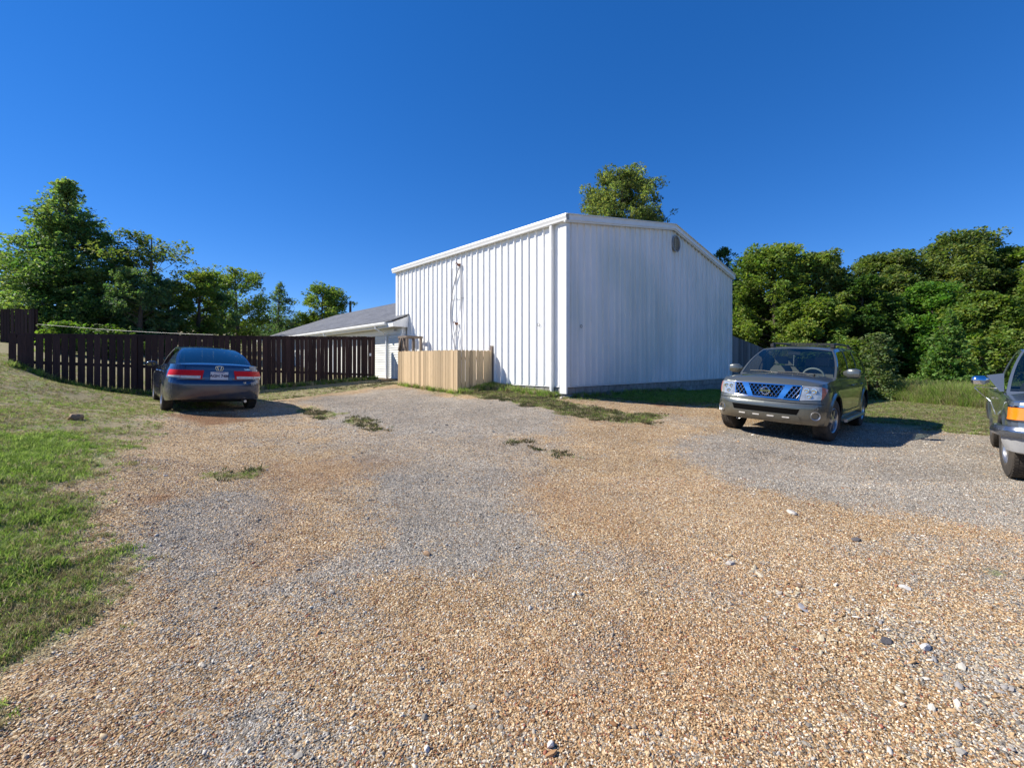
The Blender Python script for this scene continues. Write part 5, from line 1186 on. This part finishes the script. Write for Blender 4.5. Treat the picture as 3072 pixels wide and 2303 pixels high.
# ------------------------------------------------------------------ trees
def leaves_mesh(C, size, rg_, up=.6, cols=None, colw=None, elong=1.5):
    """one rhombus per centre"""
    n = len(C)
    nrm = rg_.normal(size=(n, 3)); nrm /= np.linalg.norm(nrm, axis=1, keepdims=True); nrm[:, 2] = np.abs(nrm[:, 2]) + up; nrm /= np.linalg.norm(nrm, axis=1, keepdims=True)
    a = rg_.normal(size=(n, 3)); a -= (a * nrm).sum(1, keepdims=True) * nrm; a /= np.linalg.norm(a, axis=1, keepdims=True); b = np.cross(nrm, a)
    s = size * rg_.lognormal(-.05, .32, (n, 1)); 
    droop = nrm * s * -.18
    V = np.stack([C - a * s * elong * .5 + droop, C - b * s * .42, C + a * s * elong * .5 + droop, C + b * s * .42], 1)
    return V.reshape(-1, 3)
def tree(label, u, Y, vtop, halfpx, style='round', dens=1.0, leaf=.15, base=None, c1=(.045, .085, .018), c2=(.10, .15, .035), seed=0, group=None, cat='tree', low=.08, name=None, x=None, gaps=.25, zbase_px=None, trunk_r=.16, shrink=1):
    rg_ = np.random.default_rng(100 + seed)
    xx = (u - CXP) / FPX * Y if x is None else x; zb = gz(xx, Y); H = CAM_H + (HVP - vtop) / FPX * Y - zb; Rm = halfpx / FPX * Y
    root = empty(name or 'tree', (xx, Y, zb)); tag(root, label, cat, group)
    # limbs
    m = MB(); lean = rg_.normal(size=2) * .03; tip = []; 
    tp = [(lean[0] * H * t + .05 * math.sin(3 * t + seed), lean[1] * H * t, H * t * .96) for t in np.linspace(0, 1, 9)]
    tr = [trunk_r * (1 - .93 * t) + .012 for t in np.linspace(0, 1, 9)]; tr[0] *= 1.3; tp[0] = (tp[0][0], tp[0][1], -.15)
    m.tube(tp, tr, 8)
    cl = []   # clusters: (centre, radius xyz)
    nl = int({'pyramid': 270, 'round': 70, 'mass': 110, 'airy': 34, 'conifer': 150, 'shrub': 50, 'oval': 60}[style] * (dens ** .5))
    for k in range(nl):
        t = low + (1 - low) * rg_.uniform(0, 1) ** (.95 if style in ('pyramid', 'conifer') else .75); t = min(t, .985); az = rg_.uniform(0, 2 * math.pi)
        if style == 'pyramid': rad = Rm * (1.0 - t) ** .84 * (1.0 if t > .14 else .8) * rg_.uniform(.72, 1.12) + .06; rise = -.05 + .5 * t
        elif style == 'conifer': rad = Rm * (1.02 - t) ** .9 * rg_.uniform(.7, 1.1); rise = .1
        elif style == 'airy': rad = Rm * math.sqrt(max(0, 1 - ((t - .62) / .42) ** 2)) * rg_.uniform(.5, 1.1); rise = .6
        elif style == 'mass':
            tt = (t - .42) / .60; rad = Rm * math.sqrt(max(.02, 1 - tt * tt)) * rg_.uniform(.72, 1.08) * (1 + .18 * math.sin(3 * az + seed)); rise = .3
        elif style == 'shrub': rad = Rm * (1.05 - t) ** .55 * rg_.uniform(.5, 1.05); rise = .5
        else:
            tt = (t - .58) / .44; rad = Rm * math.sqrt(max(.02, 1 - tt * tt)) * rg_.uniform(.6, 1.08); rise = .45
        z0 = max(H * t - rad * rise - .3, H * .1 if style not in ('shrub',) else 0.02); p0 = Vector((np.interp(z0, [p[2] for p in tp], [p[0] for p in tp]), np.interp(z0, [p[2] for p in tp], [p[1] for p in tp]), z0))
        p1 = Vector((lean[0] * H * t + rad * math.cos(az), lean[1] * H * t + rad * math.sin(az), H * t + (rg_.normal() * .15 if t < .93 else 0)))
        mid = p0.lerp(p1, .5) + Vector((0, 0, -.06 * rad * (1 if style != 'pyramid' else -.6)))
        rr = max(.012, trunk_r * .28 * (1 - t * .7)); m.tube([p0, mid, p1], [rr, rr * .6, .008], 5, caps=False)
        n_sub = 5 if style in ('pyramid', 'conifer') else 4
        for j in range(n_sub):
            f = (j + rg_.uniform(.3, 1)) / n_sub; q = p0.lerp(p1, f) if f < .5 else mid.lerp(p1, (f - .5) * 2)
            if style in ('pyramid', 'conifer'): q = p0.lerp(p1, .25 + .75 * f); r_ = (.16 + .10 * Rm) * (.36 + .95 * (1 - t)) * rg_.uniform(.6, 1.15) * shrink; rz = r_ * (.42 if style == 'pyramid' else .55)
            else: q = p0.lerp(p1, .55 + .45 * f); r_ = (.20 + .13 * Rm) * rg_.uniform(.55, 1.15) * shrink; rz = r_ * .62
            q = Vector(q) + Vector(rg_.normal(size=3)) * r_ * .45; q.z = min(q.z, H - rz * .5)
            cl.append((q, r_, rz))
    nleaf = int(9000 * dens * {'pyramid': 4.2, 'round': 2.0, 'mass': 3.8, 'airy': .55, 'conifer': 1.5, 'shrub': .55, 'oval': 1.5}[style])
    w = np.array([c[1] ** 2 for c in cl]); w /= w.sum(); ci = rg_.choice(len(cl), nleaf, p=w)
    C = np.array([tuple(c[0]) for c in cl])[ci]; r_ = np.array([c[1] for c in cl])[ci]; rz = np.array([c[2] for c in cl])[ci]
    d = rg_.normal(size=(nleaf, 3)); d /= np.linalg.norm(d, axis=1, keepdims=True); d *= rg_.uniform(.25, 1, (nleaf, 1)) ** .6
    # leaves cling to many short twigs: snap to a coarse lattice jitter for clumps and gaps
    d *= np.stack([r_, r_, rz], 1); C = C + d
    gn = fbm(C[:, 0] * 2.3 + C[:, 2] * 1.1 + seed, C[:, 1] * 2.3 - C[:, 2] * 1.9, 1.0, 3, 2); keep = gn > gaps * .9 + .08
    C = C[keep]; C[:, 2] = np.clip(C[:, 2], .05, None)
    V = leaves_mesh(C, leaf * (.66 if style == 'mass' else .80), rg_, .55 if style != 'conifer' else .2)
    me = quads_obj('crown', V, M_leaf); n = len(C)
    cn = fbm(C[:, 0] + seed * 3.1, C[:, 1] + C[:, 2] * .7, .8, 6, 3)[:, None]; mixf = np.clip((cn - .5) * 2.2 + .5 + rg_.normal(0, .22, (n, 1)), 0, 1)
    col = np.array(c1) * (1 - mixf) + np.array(c2) * mixf; col *= rg_.uniform(.75, 1.3, (n, 1)) * 1.8; col[:, 1] *= 1.03; col[:, 0] *= .86; col[:, 0:1] *= rg_.uniform(.85, 1.35, (n, 1))
    cattr(me, 'tint', np.repeat(col, 4, axis=0), 'POINT')
    o = bpy.data.objects.new('crown', me); COL.objects.link(o); o.parent = root
    m.build('trunk', M_bark, root, 60); return root

G1 = 'trees behind the brown fence'; G2 = 'trees of the wood at the right'
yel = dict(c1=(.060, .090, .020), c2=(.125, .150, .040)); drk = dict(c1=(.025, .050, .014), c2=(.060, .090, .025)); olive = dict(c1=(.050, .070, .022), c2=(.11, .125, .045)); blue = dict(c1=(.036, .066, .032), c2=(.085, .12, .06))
tree('tall pyramidal oak with drooping tiers, the tallest tree at the left', 238, 27, 548, 262, 'pyramid', 2.4, .135, c1=(.045, .085, .028), c2=(.130, .165, .065), seed=1, group=G1, low=.06, gaps=.20, trunk_r=.2)
tree('tree cut off by the left edge beside the tall oak', -75, 31, 740, 150, 'round', 1.0, .14, seed=2, group=G1, gaps=.22, **olive)
tree('airy spreading tree with bare limbs showing, right of the tall oak', 455, 27, 705, 150, 'airy', 2.6, .14, seed=3, group=G1, gaps=.3, trunk_r=.17, **olive)
tree('low dark tree below the airy spreading tree', 420, 25, 810, 85, 'round', .8, .12, seed=4, group=G1, gaps=.22, **blue)
tree('slender dark tree with see-through crown before the round pair', 500, 27, 840, 50, 'oval', .55, .12, seed=5, group=G1, gaps=.3, **blue)
tree('broad low tree, left one of the round-topped trees behind the sedan', 590, 29, 812, 85, 'round', .95, .14, seed=6, group=G1, gaps=.24, **yel)
tree('taller round-topped tree directly left of the dark cedar', 712, 37, 812, 100, 'round', 1.05, .14, seed=7, group=G1, gaps=.24, **yel)
tree('thin tree filling between the two round-topped trees', 655, 31, 870, 45, 'oval', .55, .13, seed=8, group=G1, gaps=.3, **blue)
tree('dark pointed cedar left of the lone round tree', 832, 42, 842, 105, 'conifer', .95, .11, seed=9, group=G1, gaps=.22, **blue)
tree('lone round tree above the left end of the house roof', 966, 45, 850, 78, 'round', 1.25, .16, seed=10, group=G1, gaps=.22, **yel)
tree('dark bush at the foot of the trees, just left of the house roof', 900, 44, 985, 45, 'shrub', .7, .12, seed=11, group=G1, gaps=.3, cat='bush', name='bush', **drk)
tree('leafy bright bush under the tall oak', 190, 19.5, 968, 70, 'shrub', .8, .10, seed=12, cat='bush', name='bush', gaps=.2, c1=(.035, .065, .013), c2=(.09, .13, .03))
tree('second leafy bush, right of the bush under the tall oak', 330, 20.0, 975, 70, 'shrub', .8, .10, seed=13, cat='bush', name='bush', gaps=.25, c1=(.03, .055, .012), c2=(.07, .10, .025))
tree('tree rising behind the roof of the white steel building', 1882, 29, 510, 150, 'round', 4.2, .115, seed=14, gaps=.24, c1=(.055, .07, .028), c2=(.13, .14, .06), low=.3, trunk_r=.2, shrink=.9)
# the wood at the right
tree('dark slender juniper standing highest just right of the building', 2172, 29, 738, 48, 'oval', .8, .13, seed=20, group=G2, gaps=.3, **blue)
tree('second dark slender juniper, slightly lower', 2218, 29, 778, 36, 'oval', .7, .13, seed=21, group=G2, gaps=.3, **blue)
tree('broad yellow green tree rising behind the SUV roof', 2335, 25, 748, 150, 'mass', 1.25, .16, seed=22, group=G2, gaps=.16, **yel)
tree('green tree right of the broad one behind the SUV', 2450, 24.5, 764, 95, 'mass', 1.0, .16, seed=23, group=G2, gaps=.18, **olive)
tree('dark narrow tree top between two yellow green crowns', 2492, 27, 780, 40, 'oval', .7, .16, seed=24, group=G2, gaps=.2, **drk)
tree('lower leafy tree in front, behind the SUV roof rack', 2450, 23.2, 905, 100, 'mass', .85, .14, seed=25, group=G2, gaps=.2, **yel)
tree('grey green tree in the middle of the wood', 2655, 26, 765, 130, 'mass', 1.15, .165, seed=26, group=G2, gaps=.18, **olive)
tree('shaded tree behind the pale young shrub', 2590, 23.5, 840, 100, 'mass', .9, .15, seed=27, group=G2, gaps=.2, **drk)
tree('tallest broad tree of the wood, left of the pickup', 2870, 25, 712, 155, 'mass', 1.35, .165, seed=28, group=G2, gaps=.18, **olive)
tree('big tree at the right edge above the pickup', 3030, 24, 752, 120, 'mass', 1.2, .165, seed=29, group=G2, gaps=.18, **yel)
tree('bright green tree in front of the tallest tree of the wood', 2800, 22, 850, 95, 'mass', 1.0, .14, seed=30, group=G2, gaps=.18, c1=(.05, .10, .02), c2=(.12, .18, .04))
tree('tree filling low between the tallest tree and the right edge', 2950, 20.5, 880, 95, 'mass', 1.0, .14, seed=31, group=G2, gaps=.18, **yel)
tree('tree standing outside the right edge, its crown behind the pickup', 3180, 21, 800, 130, 'mass', 1.0, .16, seed=32, group=G2, gaps=.18, **yel)
tree('low tree behind the grey plank fence', 2265, 26.5, 880, 80, 'mass', .7, .15, seed=33, group=G2, gaps=.18, **yel)
tree('undergrowth tree deep in the hollow of the wood, shade put into its leaf colour', 2690, 26.5, 900, 110, 'mass', .9, .15, seed=34, group=G2, gaps=.1, c1=(.016, .030, .009), c2=(.035, .055, .015))  # leaf colours darkened to stand in for the shade between the trees
tree('pale young shrub standing alone behind the SUV', 2636, 17.0, 1000, 52, 'shrub', 1.2, .085, seed=35, cat='shrub', name='shrub', gaps=.2, c1=(.048, .068, .026), c2=(.105, .125, .058), trunk_r=.04)
tree('bright feathery green sapling at the edge of the wood', 2838, 18.6, 930, 85, 'conifer', 1.2, .10, seed=36, cat='tree', gaps=.2, c1=(.042, .080, .018), c2=(.085, .13, .035), low=.02)
tree('low vine-covered bush at the left of the tall grass', 2560, 19.5, 1020, 60, 'shrub', .8, .11, seed=37, cat='bush', name='bush', gaps=.2, **yel)
tree('low bush at the right end of the tall grass before the pickup', 3000, 18.0, 1010, 70, 'shrub', .9, .11, seed=38, cat='bush', name='bush', gaps=.2, **yel)
# far tree line closing the horizon beyond the yard
def treeline(name, P, H0, H1, n, seed, label=None):
    rg_ = np.random.default_rng(seed); P = np.array(P, float); seg = np.hypot(*np.diff(P, axis=0).T); cum = np.concatenate([[0], np.cumsum(seg)])
    t = rg_.uniform(0, cum[-1], n); x = np.interp(t, cum, P[:, 0]) + rg_.normal(0, 2.0, n); y = np.interp(t, cum, P[:, 1]) + rg_.normal(0, 2.0, n)
    hm = H0 + (H1 - H0) * fbm(t, t * 0, .22, 2, 3); z = GZ(x, y) + hm * rg_.uniform(0, 1, n) ** .8
    C = np.stack([x, y, z], 1); V = leaves_mesh(C, .75, rg_, .3); me = quads_obj(name, V, M_leaf); col = np.array([.03, .05, .018]) * rg_.uniform(.6, 1.6, (n, 1)); cattr(me, 'tint', np.repeat(col, 4, axis=0)); o = bpy.data.objects.new(name, me); COL.objects.link(o); o['kind'] = 'stuff'
treeline('distant_woods', [(-140, 70), (-90, 100), (-40, 105), (10, 95), (60, 70), (90, 40), (95, -10)], 3, 8, 26000, 5)
treeline('deep_wood', [(14, 34), (24, 33), (32, 27), (36, 18), (37, 8)], 4, 7.5, 14000, 6)

# ------------------------------------------------------------------ scatter (gravel, grass)
def scatter(name, P, rot, scl, tint, protos, idx=None):
    me = bpy.data.meshes.new(name); n = len(P); me.vertices.add(n); me.vertices.foreach_set('co', P.astype(np.float32).ravel())
    def fa(nm, arr): a = me.attributes.new(nm, 'FLOAT_VECTOR', 'POINT'); a.data.foreach_set('vector', arr.astype(np.float32).ravel())
    fa('rot', rot); fa('scl', scl if scl.ndim == 2 else np.repeat(scl[:, None], 3, 1)); cattr(me, 'tint', tint)
    a = me.attributes.new('pick', 'INT', 'POINT'); a.data.foreach_set('value', (rng.integers(0, len(protos), n) if idx is None else idx).astype(np.int32))
    o = bpy.data.objects.new(name, me); COL.objects.link(o); o['kind'] = 'stuff'
    cl = bpy.data.collections.new(name + '_pieces')
    for i, p in enumerate(protos): p.name = '%s_piece_%02d' % (name, i); cl.objects.link(p)
    g = bpy.data.node_groups.new(name, 'GeometryNodeTree'); g.interface.new_socket('Geometry', in_out='INPUT', socket_type='NodeSocketGeometry'); g.interface.new_socket('Geometry', in_out='OUTPUT', socket_type='NodeSocketGeometry')
    gi = g.nodes.new('NodeGroupInput'); go = g.nodes.new('NodeGroupOutput'); ip = g.nodes.new('GeometryNodeInstanceOnPoints'); ci = g.nodes.new('GeometryNodeCollectionInfo')
    ci.inputs['Collection'].default_value = cl; ci.inputs['Separate Children'].default_value = True; ci.inputs['Reset Children'].default_value = True; ip.inputs['Pick Instance'].default_value = True
    def na(nm, ty): x = g.nodes.new('GeometryNodeInputNamedAttribute'); x.data_type = ty; x.inputs['Name'].default_value = nm; return x.outputs['Attribute']
    L = g.links.new; L(gi.outputs[0], ip.inputs['Points']); L(ci.outputs[0], ip.inputs['Instance']); L(na('rot', 'FLOAT_VECTOR'), ip.inputs['Rotation']); L(na('scl', 'FLOAT_VECTOR'), ip.inputs['Scale']); L(na('pick', 'INT'), ip.inputs['Instance Index'])
    L(ip.outputs[0], go.inputs[0]); md = o.modifiers.new('scatter', 'NODES'); md.node_group = g; return o
protos = []
for k in range(7):
    me_ = stone_mesh(50 + k, 1, .72 + .05 * (k % 3), .52); me_.materials.append(M_peb)
    import bmesh
    bm = bmesh.new(); bmesh.ops.create_icosphere(bm, subdivisions=1 if k else 1, radius=1)
    r_ = np.random.default_rng(k)
    for v in bm.verts: v.co *= r_.uniform(.78, 1.12); v.co.y *= .74; v.co.z *= .55
    me_ = bpy.data.meshes.new('p'); bm.to_mesh(me_); bm.free(); me_.materials.append(M_peb)
    if k % 2: me_.polygons.foreach_set('use_smooth', [True] * len(me_.polygons))
    protos.append(bpy.data.objects.new('p', me_))
def cand(n, ymin, ymax, pw=1.0, xr=1.25, r=rng):
    """points in the wedge in front of the camera, denser near"""
    t = r.uniform(0, 1, n); y = (ymin ** (2 - pw) + t * (ymax ** (2 - pw) - ymin ** (2 - pw))) ** (1 / (2 - pw)) if pw != 2 else ymin * (ymax / ymin) ** t
    x = r.uniform(-1, 1, n) * xr * (y + .3); return x, y
x1, y1 = cand(350000, 1.15, 5.4, 1.1); x2, y2 = cand(100000, 5.0, 13, 1.5)
x = np.concatenate([x1, x2]); y = np.concatenate([y1, y2]); mk_ = masks(x, y); keep = rng.uniform(0, 1, len(x)) > np.clip(mk_[1] * 1.1, 0, .985); keep &= (x < 12)
x, y = x[keep], y[keep]; gm = mk_[1][keep]; gr = mk_[0][keep]; og = mk_[3][keep]; n = len(x); z = GH(x, y, gm)
isg = rng.uniform(0, 1, n) < gr * .9 + .06
sz = rng.lognormal(math.log(.0045), .29, n); big = rng.uniform(0, 1, n) < np.where(isg, .012, .005); sz[big] *= rng.uniform(1.5, 2.6, big.sum()); sz = np.minimum(sz, .021); sz *= np.clip(y / 4.5, 1, 1.7)
u_ = rng.uniform(0, 1, (n, 1))
tanc = np.array([[.22, .115, .05], [.37, .22, .105], [.47, .315, .165], [.58, .435, .26], [.66, .56, .41], [.27, .10, .06], [.74, .67, .53]]); gc = np.array([[.14, .128, .11], [.25, .225, .185], [.34, .31, .26], [.425, .39, .335], [.55, .51, .44], [.33, .27, .20]])
ct = tanc[rng.choice(7, n, p=[.13, .22, .25, .2, .1, .05, .05])]; cg = gc[rng.choice(6, n, p=[.15, .25, .25, .2, .1, .05])]; tint = np.where(isg[:, None], cg, ct) * rng.uniform(.8, 1.2, (n, 1)); tint = tint * (1 - og[:, None] * np.array([.02, .28, .55]))
rot = np.stack([rng.normal(0, .35, n), rng.normal(0, .35, n), rng.uniform(0, 6.28, n)], 1); scl = np.stack([sz * rng.uniform(.9, 1.5, n), sz, sz * rng.uniform(.8, 1.2, n)], 1)
scatter('gravel', np.stack([x, y, z + sz * .12], 1), rot, scl, tint, protos)

rub = wpoly([(2140, 1665), (2260, 1715), (2400, 1790), (2560, 1860), (2700, 1925), (2850, 1990), (3072, 2110)])
nr = 420; tt = rng.uniform(0, len(rub) - 1.001, nr); ki = tt.astype(int); fr_ = (tt - ki)[:, None]; PP = rub[ki] * (1 - fr_) + rub[ki + 1] * fr_ + rng.normal(0, 1, (nr, 2)) * (.05 + .05 * tt[:, None])
szr = rng.lognormal(math.log(.009), .40, nr); szr = np.minimum(szr, .026)
scatter('rubble', np.stack([PP[:, 0], PP[:, 1], GH(PP[:, 0], PP[:, 1]) + szr * .25], 1), np.stack([rng.normal(0, .3, nr), rng.normal(0, .3, nr), rng.uniform(0, 6.28, nr)], 1), np.stack([szr * rng.uniform(1, 1.7, nr), szr, szr * .7], 1), np.array([[.5, .42, .28], [.55, .47, .34], [.3, .28, .26], [.42, .27, .13], [.6, .55, .46]])[rng.integers(0, 5, nr)] * rng.uniform(.8, 1.1, (nr, 1)), [bpy.data.objects.new('r', p_.data) for p_ in protos[:4]])

def tuft(n, h, spread, w, seed, bend=.5):
    r_ = np.random.default_rng(seed); v = []; f = []
    for k in range(n):
        a = r_.uniform(0, 6.28); d = r_.uniform(0, spread); bx_, by_ = d * math.cos(a), d * math.sin(a); hh = h * r_.uniform(.5, 1.1); la = r_.uniform(0, 6.28); le = bend * r_.uniform(.2, 1.2) * hh; wa = r_.uniform(0, 3.14); wx, wy = w * math.cos(wa) / 2, w * math.sin(wa) / 2
        b = len(v); mx, my = bx_ + le * .35 * math.cos(la), by_ + le * .35 * math.sin(la)
        v += [(bx_ - wx, by_ - wy, 0), (bx_ + wx, by_ + wy, 0), (mx + wx * .8, my + wy * .8, hh * .6), (mx - wx * .8, my - wy * .8, hh * .6), (bx_ + le * math.cos(la), by_ + le * math.sin(la), hh)]
        f += [(b, b + 1, b + 2, b + 3), (b + 3, b + 2, b + 4)]
    me_ = bpy.data.meshes.new('t'); me_.from_pydata(v, [], f); me_.materials.append(M_blade); return bpy.data.objects.new('t', me_)
def grass_cols(n, greenness):
    G_ = np.array([[.20, .32, .045], [.28, .40, .07], [.14, .22, .04], [.34, .43, .11]]); D_ = np.array([[.28, .23, .11], [.36, .30, .16], [.20, .17, .08], [.46, .40, .25]])
    isgr = rng.uniform(0, 1, n) < greenness; return np.where(isgr[:, None], G_[rng.integers(0, 4, n)], D_[rng.integers(0, 4, n)]) * rng.uniform(.7, 1.3, (n, 1))
# short grass on the bank and its fringe
xa, ya = cand(200000, 1.3, 16, 1.55, 1.3); sel = (xa < 1.6); xa, ya = xa[sel], ya[sel]; mk_ = masks(xa, ya); patchy = fbm(xa, ya, 3.2, 8)
sel = (rng.uniform(0, 1, len(xa)) < sst(.25, .9, mk_[1]) * sst(.22, .6, patchy + mk_[2] * .35)) & (((xa - FB[0]) * -FD.y + (ya - FB[1]) * FD.x) < 900)
xa, ya = xa[sel], ya[sel]; mk_ = [m_[sel] for m_ in mk_]
inhouse = sdf(np.array([BW(0, 0), BW(GW, 0), BW(GW, LW_), BW(0, LW_)]), xa, ya) > -.05; xa, ya = xa[~inhouse], ya[~inhouse]; mk_ = [m_[~inhouse] for m_ in mk_]
n = len(xa); gness = np.clip(mk_[2] * .75 + .55 * fbm(xa, ya, 1.5, 30) + .12, 0, 1)
th = rng.uniform(.6, 1.2, n) * (.8 + .5 * mk_[2])
scatter('short_grass', np.stack([xa, ya, GH(xa, ya, mk_[1]) - .004], 1), np.stack([rng.normal(0, .15, n), rng.normal(0, .15, n), rng.uniform(0, 6.28, n)], 1), np.stack([th * 1.1, th * 1.1, th], 1), grass_cols(n, gness), [tuft(14, .045, .045, .0045, 70 + k, .9) for k in range(5)])
# lawn along the gable, weeds, right lawn
xb_ = rng.uniform(-6, 15, 160000); yb_ = rng.uniform(8.0, 20, 160000); mk_ = masks(xb_, yb_); bd_ = sdf(np.array([BW(0, 0), BW(GW, 0), BW(GW, LW_), BW(0, LW_)]), xb_, yb_)
sel = (xb_ > -1.7) & (bd_ < -.03) & (rng.uniform(0, 1, len(xb_)) < sst(.3, .9, mk_[1]) * sst(.3, .55, fbm(xb_, yb_, 3.0, 8) + mk_[4] * .4) * .8) & (xb_ + yb_ < 34)
xb_, yb_ = xb_[sel], yb_[sel]; mk_ = [m_[sel] for m_ in mk_]; n = len(xb_); th = rng.uniform(.7, 1.3, n) * (.8 + .4 * mk_[4])
scatter('lawn_grass', np.stack([xb_, yb_, GH(xb_, yb_, mk_[1]) - .004], 1), np.stack([rng.normal(0, .15, n), rng.normal(0, .15, n), rng.uniform(0, 6.28, n)], 1), np.stack([th * 1.3, th * 1.3, th], 1), grass_cols(n, np.clip(.35 + mk_[4] * .6, 0, 1)), [tuft(12, .05, .06, .007, 90 + k, .7) for k in range(5)])
# flat weed mats on the gravel
WX, WY = [], []
for k_, p_ in enumerate(WEEDS[:9]):
    lo, hi = p_.min(0) - .2, p_.max(0) + .2; ar = np.prod(hi - lo); n_ = int(ar * 260); a = rng.uniform(lo[0], hi[0], n_); b = rng.uniform(lo[1], hi[1], n_)
    if k_ == 4: n_ = n_ // 3; a, b = a[:n_], b[:n_]
    ks = (sdf(p_, a, b) + (fbm(a, b, 4, 33) - .5) * .7 > 0) & (fbm(a, b, 2.6, 41) > .44); WX.append(a[ks]); WY.append(b[ks])
wx_, wy_ = np.concatenate(WX), np.concatenate(WY); n = len(wx_); th = rng.uniform(.5, 1.2, n)
scatter('weed_mats', np.stack([wx_, wy_, GH(wx_, wy_) - .003], 1), np.stack([rng.normal(0, .2, n), rng.normal(0, .2, n), rng.uniform(0, 6.28, n)], 1), np.stack([th * 1.3, th * 1.3, th], 1), np.array([[.07, .085, .03], [.10, .09, .045], [.055, .075, .025], [.14, .11, .06]])[rng.integers(0, 4, n)] * rng.uniform(.7, 1.3, (n, 1)), [tuft(12, .045, .07, .009, 190 + k, 1.0) for k in range(4)])
# weeds along the fences and walls
def along(A, B, n, wdt, side=1):
    t = rng.uniform(0, 1, n); d = np.array([B[0] - A[0], B[1] - A[1]]); L = np.hypot(*d); nn = np.array([d[1], -d[0]]) / L * side; o = np.abs(rng.normal(0, wdt, n)) + .02
    return A[0] + d[0] * t + nn[0] * o, A[1] + d[1] * t + nn[1] * o
X_, Y_ = [], []
for A, B, n_, w_ in ((FB, FA, 1500, .16), (PC, PR, 260, .18), (PR, BW(0, .2), 420, .22), (PL, PC, 90, .06), (BW(.2, 0), BW(7, 0), 260, .10)):
    a, b = along(A, B, n_, w_); X_.append(a); Y_.append(b)
xw_ = np.concatenate(X_); yw_ = np.concatenate(Y_); n = len(xw_); th = rng.uniform(.5, 1.4, n)
scatter('fence_weeds', np.stack([xw_, yw_, GH(xw_, yw_) - .005], 1), np.stack([rng.normal(0, .2, n), rng.normal(0, .2, n), rng.uniform(0, 6.28, n)], 1), np.stack([th, th, th], 1), grass_cols(n, .72), [tuft(16, .14, .07, .012, 120 + k, .8) for k in range(4)])
# tall meadow belt before the wood
BA, BB = unproj(2560, 1192), unproj(3072, 1236); bd = np.array([BB[0] - BA[0], BB[1] - BA[1]]); bn = np.array([-bd[1], bd[0]]) / np.hypot(*bd); n = 26000
t = rng.uniform(-.25, 1.9, n); o = rng.uniform(0, 1, n) ** 1.2 * 5.5; xt = BA[0] + bd[0] * t + bn[0] * o; yt = BA[1] + bd[1] * t + bn[1] * o
th = rng.uniform(.7, 1.25, n) * np.clip(.45 + o * .9, 0, 1)
tc_ = grass_cols(n, .55) * np.array([.95, 1.0, .9])
scatter('tall_grass', np.stack([xt, yt, GZ(xt, yt)], 1), np.stack([rng.normal(0, .12, n), rng.normal(0, .12, n), rng.uniform(0, 6.28, n)], 1), np.stack([th, th, th], 1), tc_, [tuft(13, .62, .16, .014, 140 + k, .45) for k in range(4)])
m = MB(); EP = [unproj(2590, 1195), unproj(2700, 1203), unproj(2800, 1210), unproj(2900, 1219)]
for (a, b), (c, d) in zip(EP[:-1], EP[1:]): m.beam((a, b, gz(a, b) + .02), (c, d, gz(c, d) + .02), .11, .07)
o = m.build('edging', M_block); tag(o, 'thin pale concrete edging strip between the mown lawn and the tall grass', 'edging')
# dry meadow behind the brown fence
n = 14000; xt = rng.uniform(-34, 0, n); yt = rng.uniform(19, 50, n); sel = (sdf(np.array([BW(-1, 8), BW(12, 8), BW(12, 31), BW(-1, 31)]), xt, yt) < 0) & (((xt - FA[0]) * FD.y - (yt - FA[1]) * FD.x) < 0); xt, yt = xt[sel], yt[sel]; n = len(xt); th = rng.uniform(.6, 1.2, n)
scatter('meadow_grass', np.stack([xt, yt, GZ(xt, yt)], 1), np.stack([rng.normal(0, .1, n), rng.normal(0, .1, n), rng.uniform(0, 6.28, n)], 1), np.stack([th * 1.6, th * 1.6, th], 1), grass_cols(n, .35), [tuft(12, .35, .22, .02, 160 + k, .5) for k in range(3)])
# dry straws on the gravel
n = 900; xs_, ys_ = cand(n, 1.3, 7, 1.3, 1.2); m_ = MB()
me_ = []
def straw(seed):
    r_ = np.random.default_rng(seed); L = 1; m = MB(); m.tube([(-.5, 0, 0), (-.1, .04 * r_.normal(), .02), (.5, .10 * r_.normal(), .0)], .012, 3); o = m.build('s', M_blade, None, None); COL.objects.unlink(o); return o
ln = rng.uniform(.04, .11, n); scatter('dry_straw', np.stack([xs_, ys_, GH(xs_, ys_) + .010], 1), np.stack([rng.normal(0, .1, n), rng.normal(0, .1, n), rng.uniform(0, 6.28, n)], 1), ln, np.array([.55, .46, .28]) * rng.uniform(.7, 1.2, (n, 1)), [straw(k) for k in range(4)])
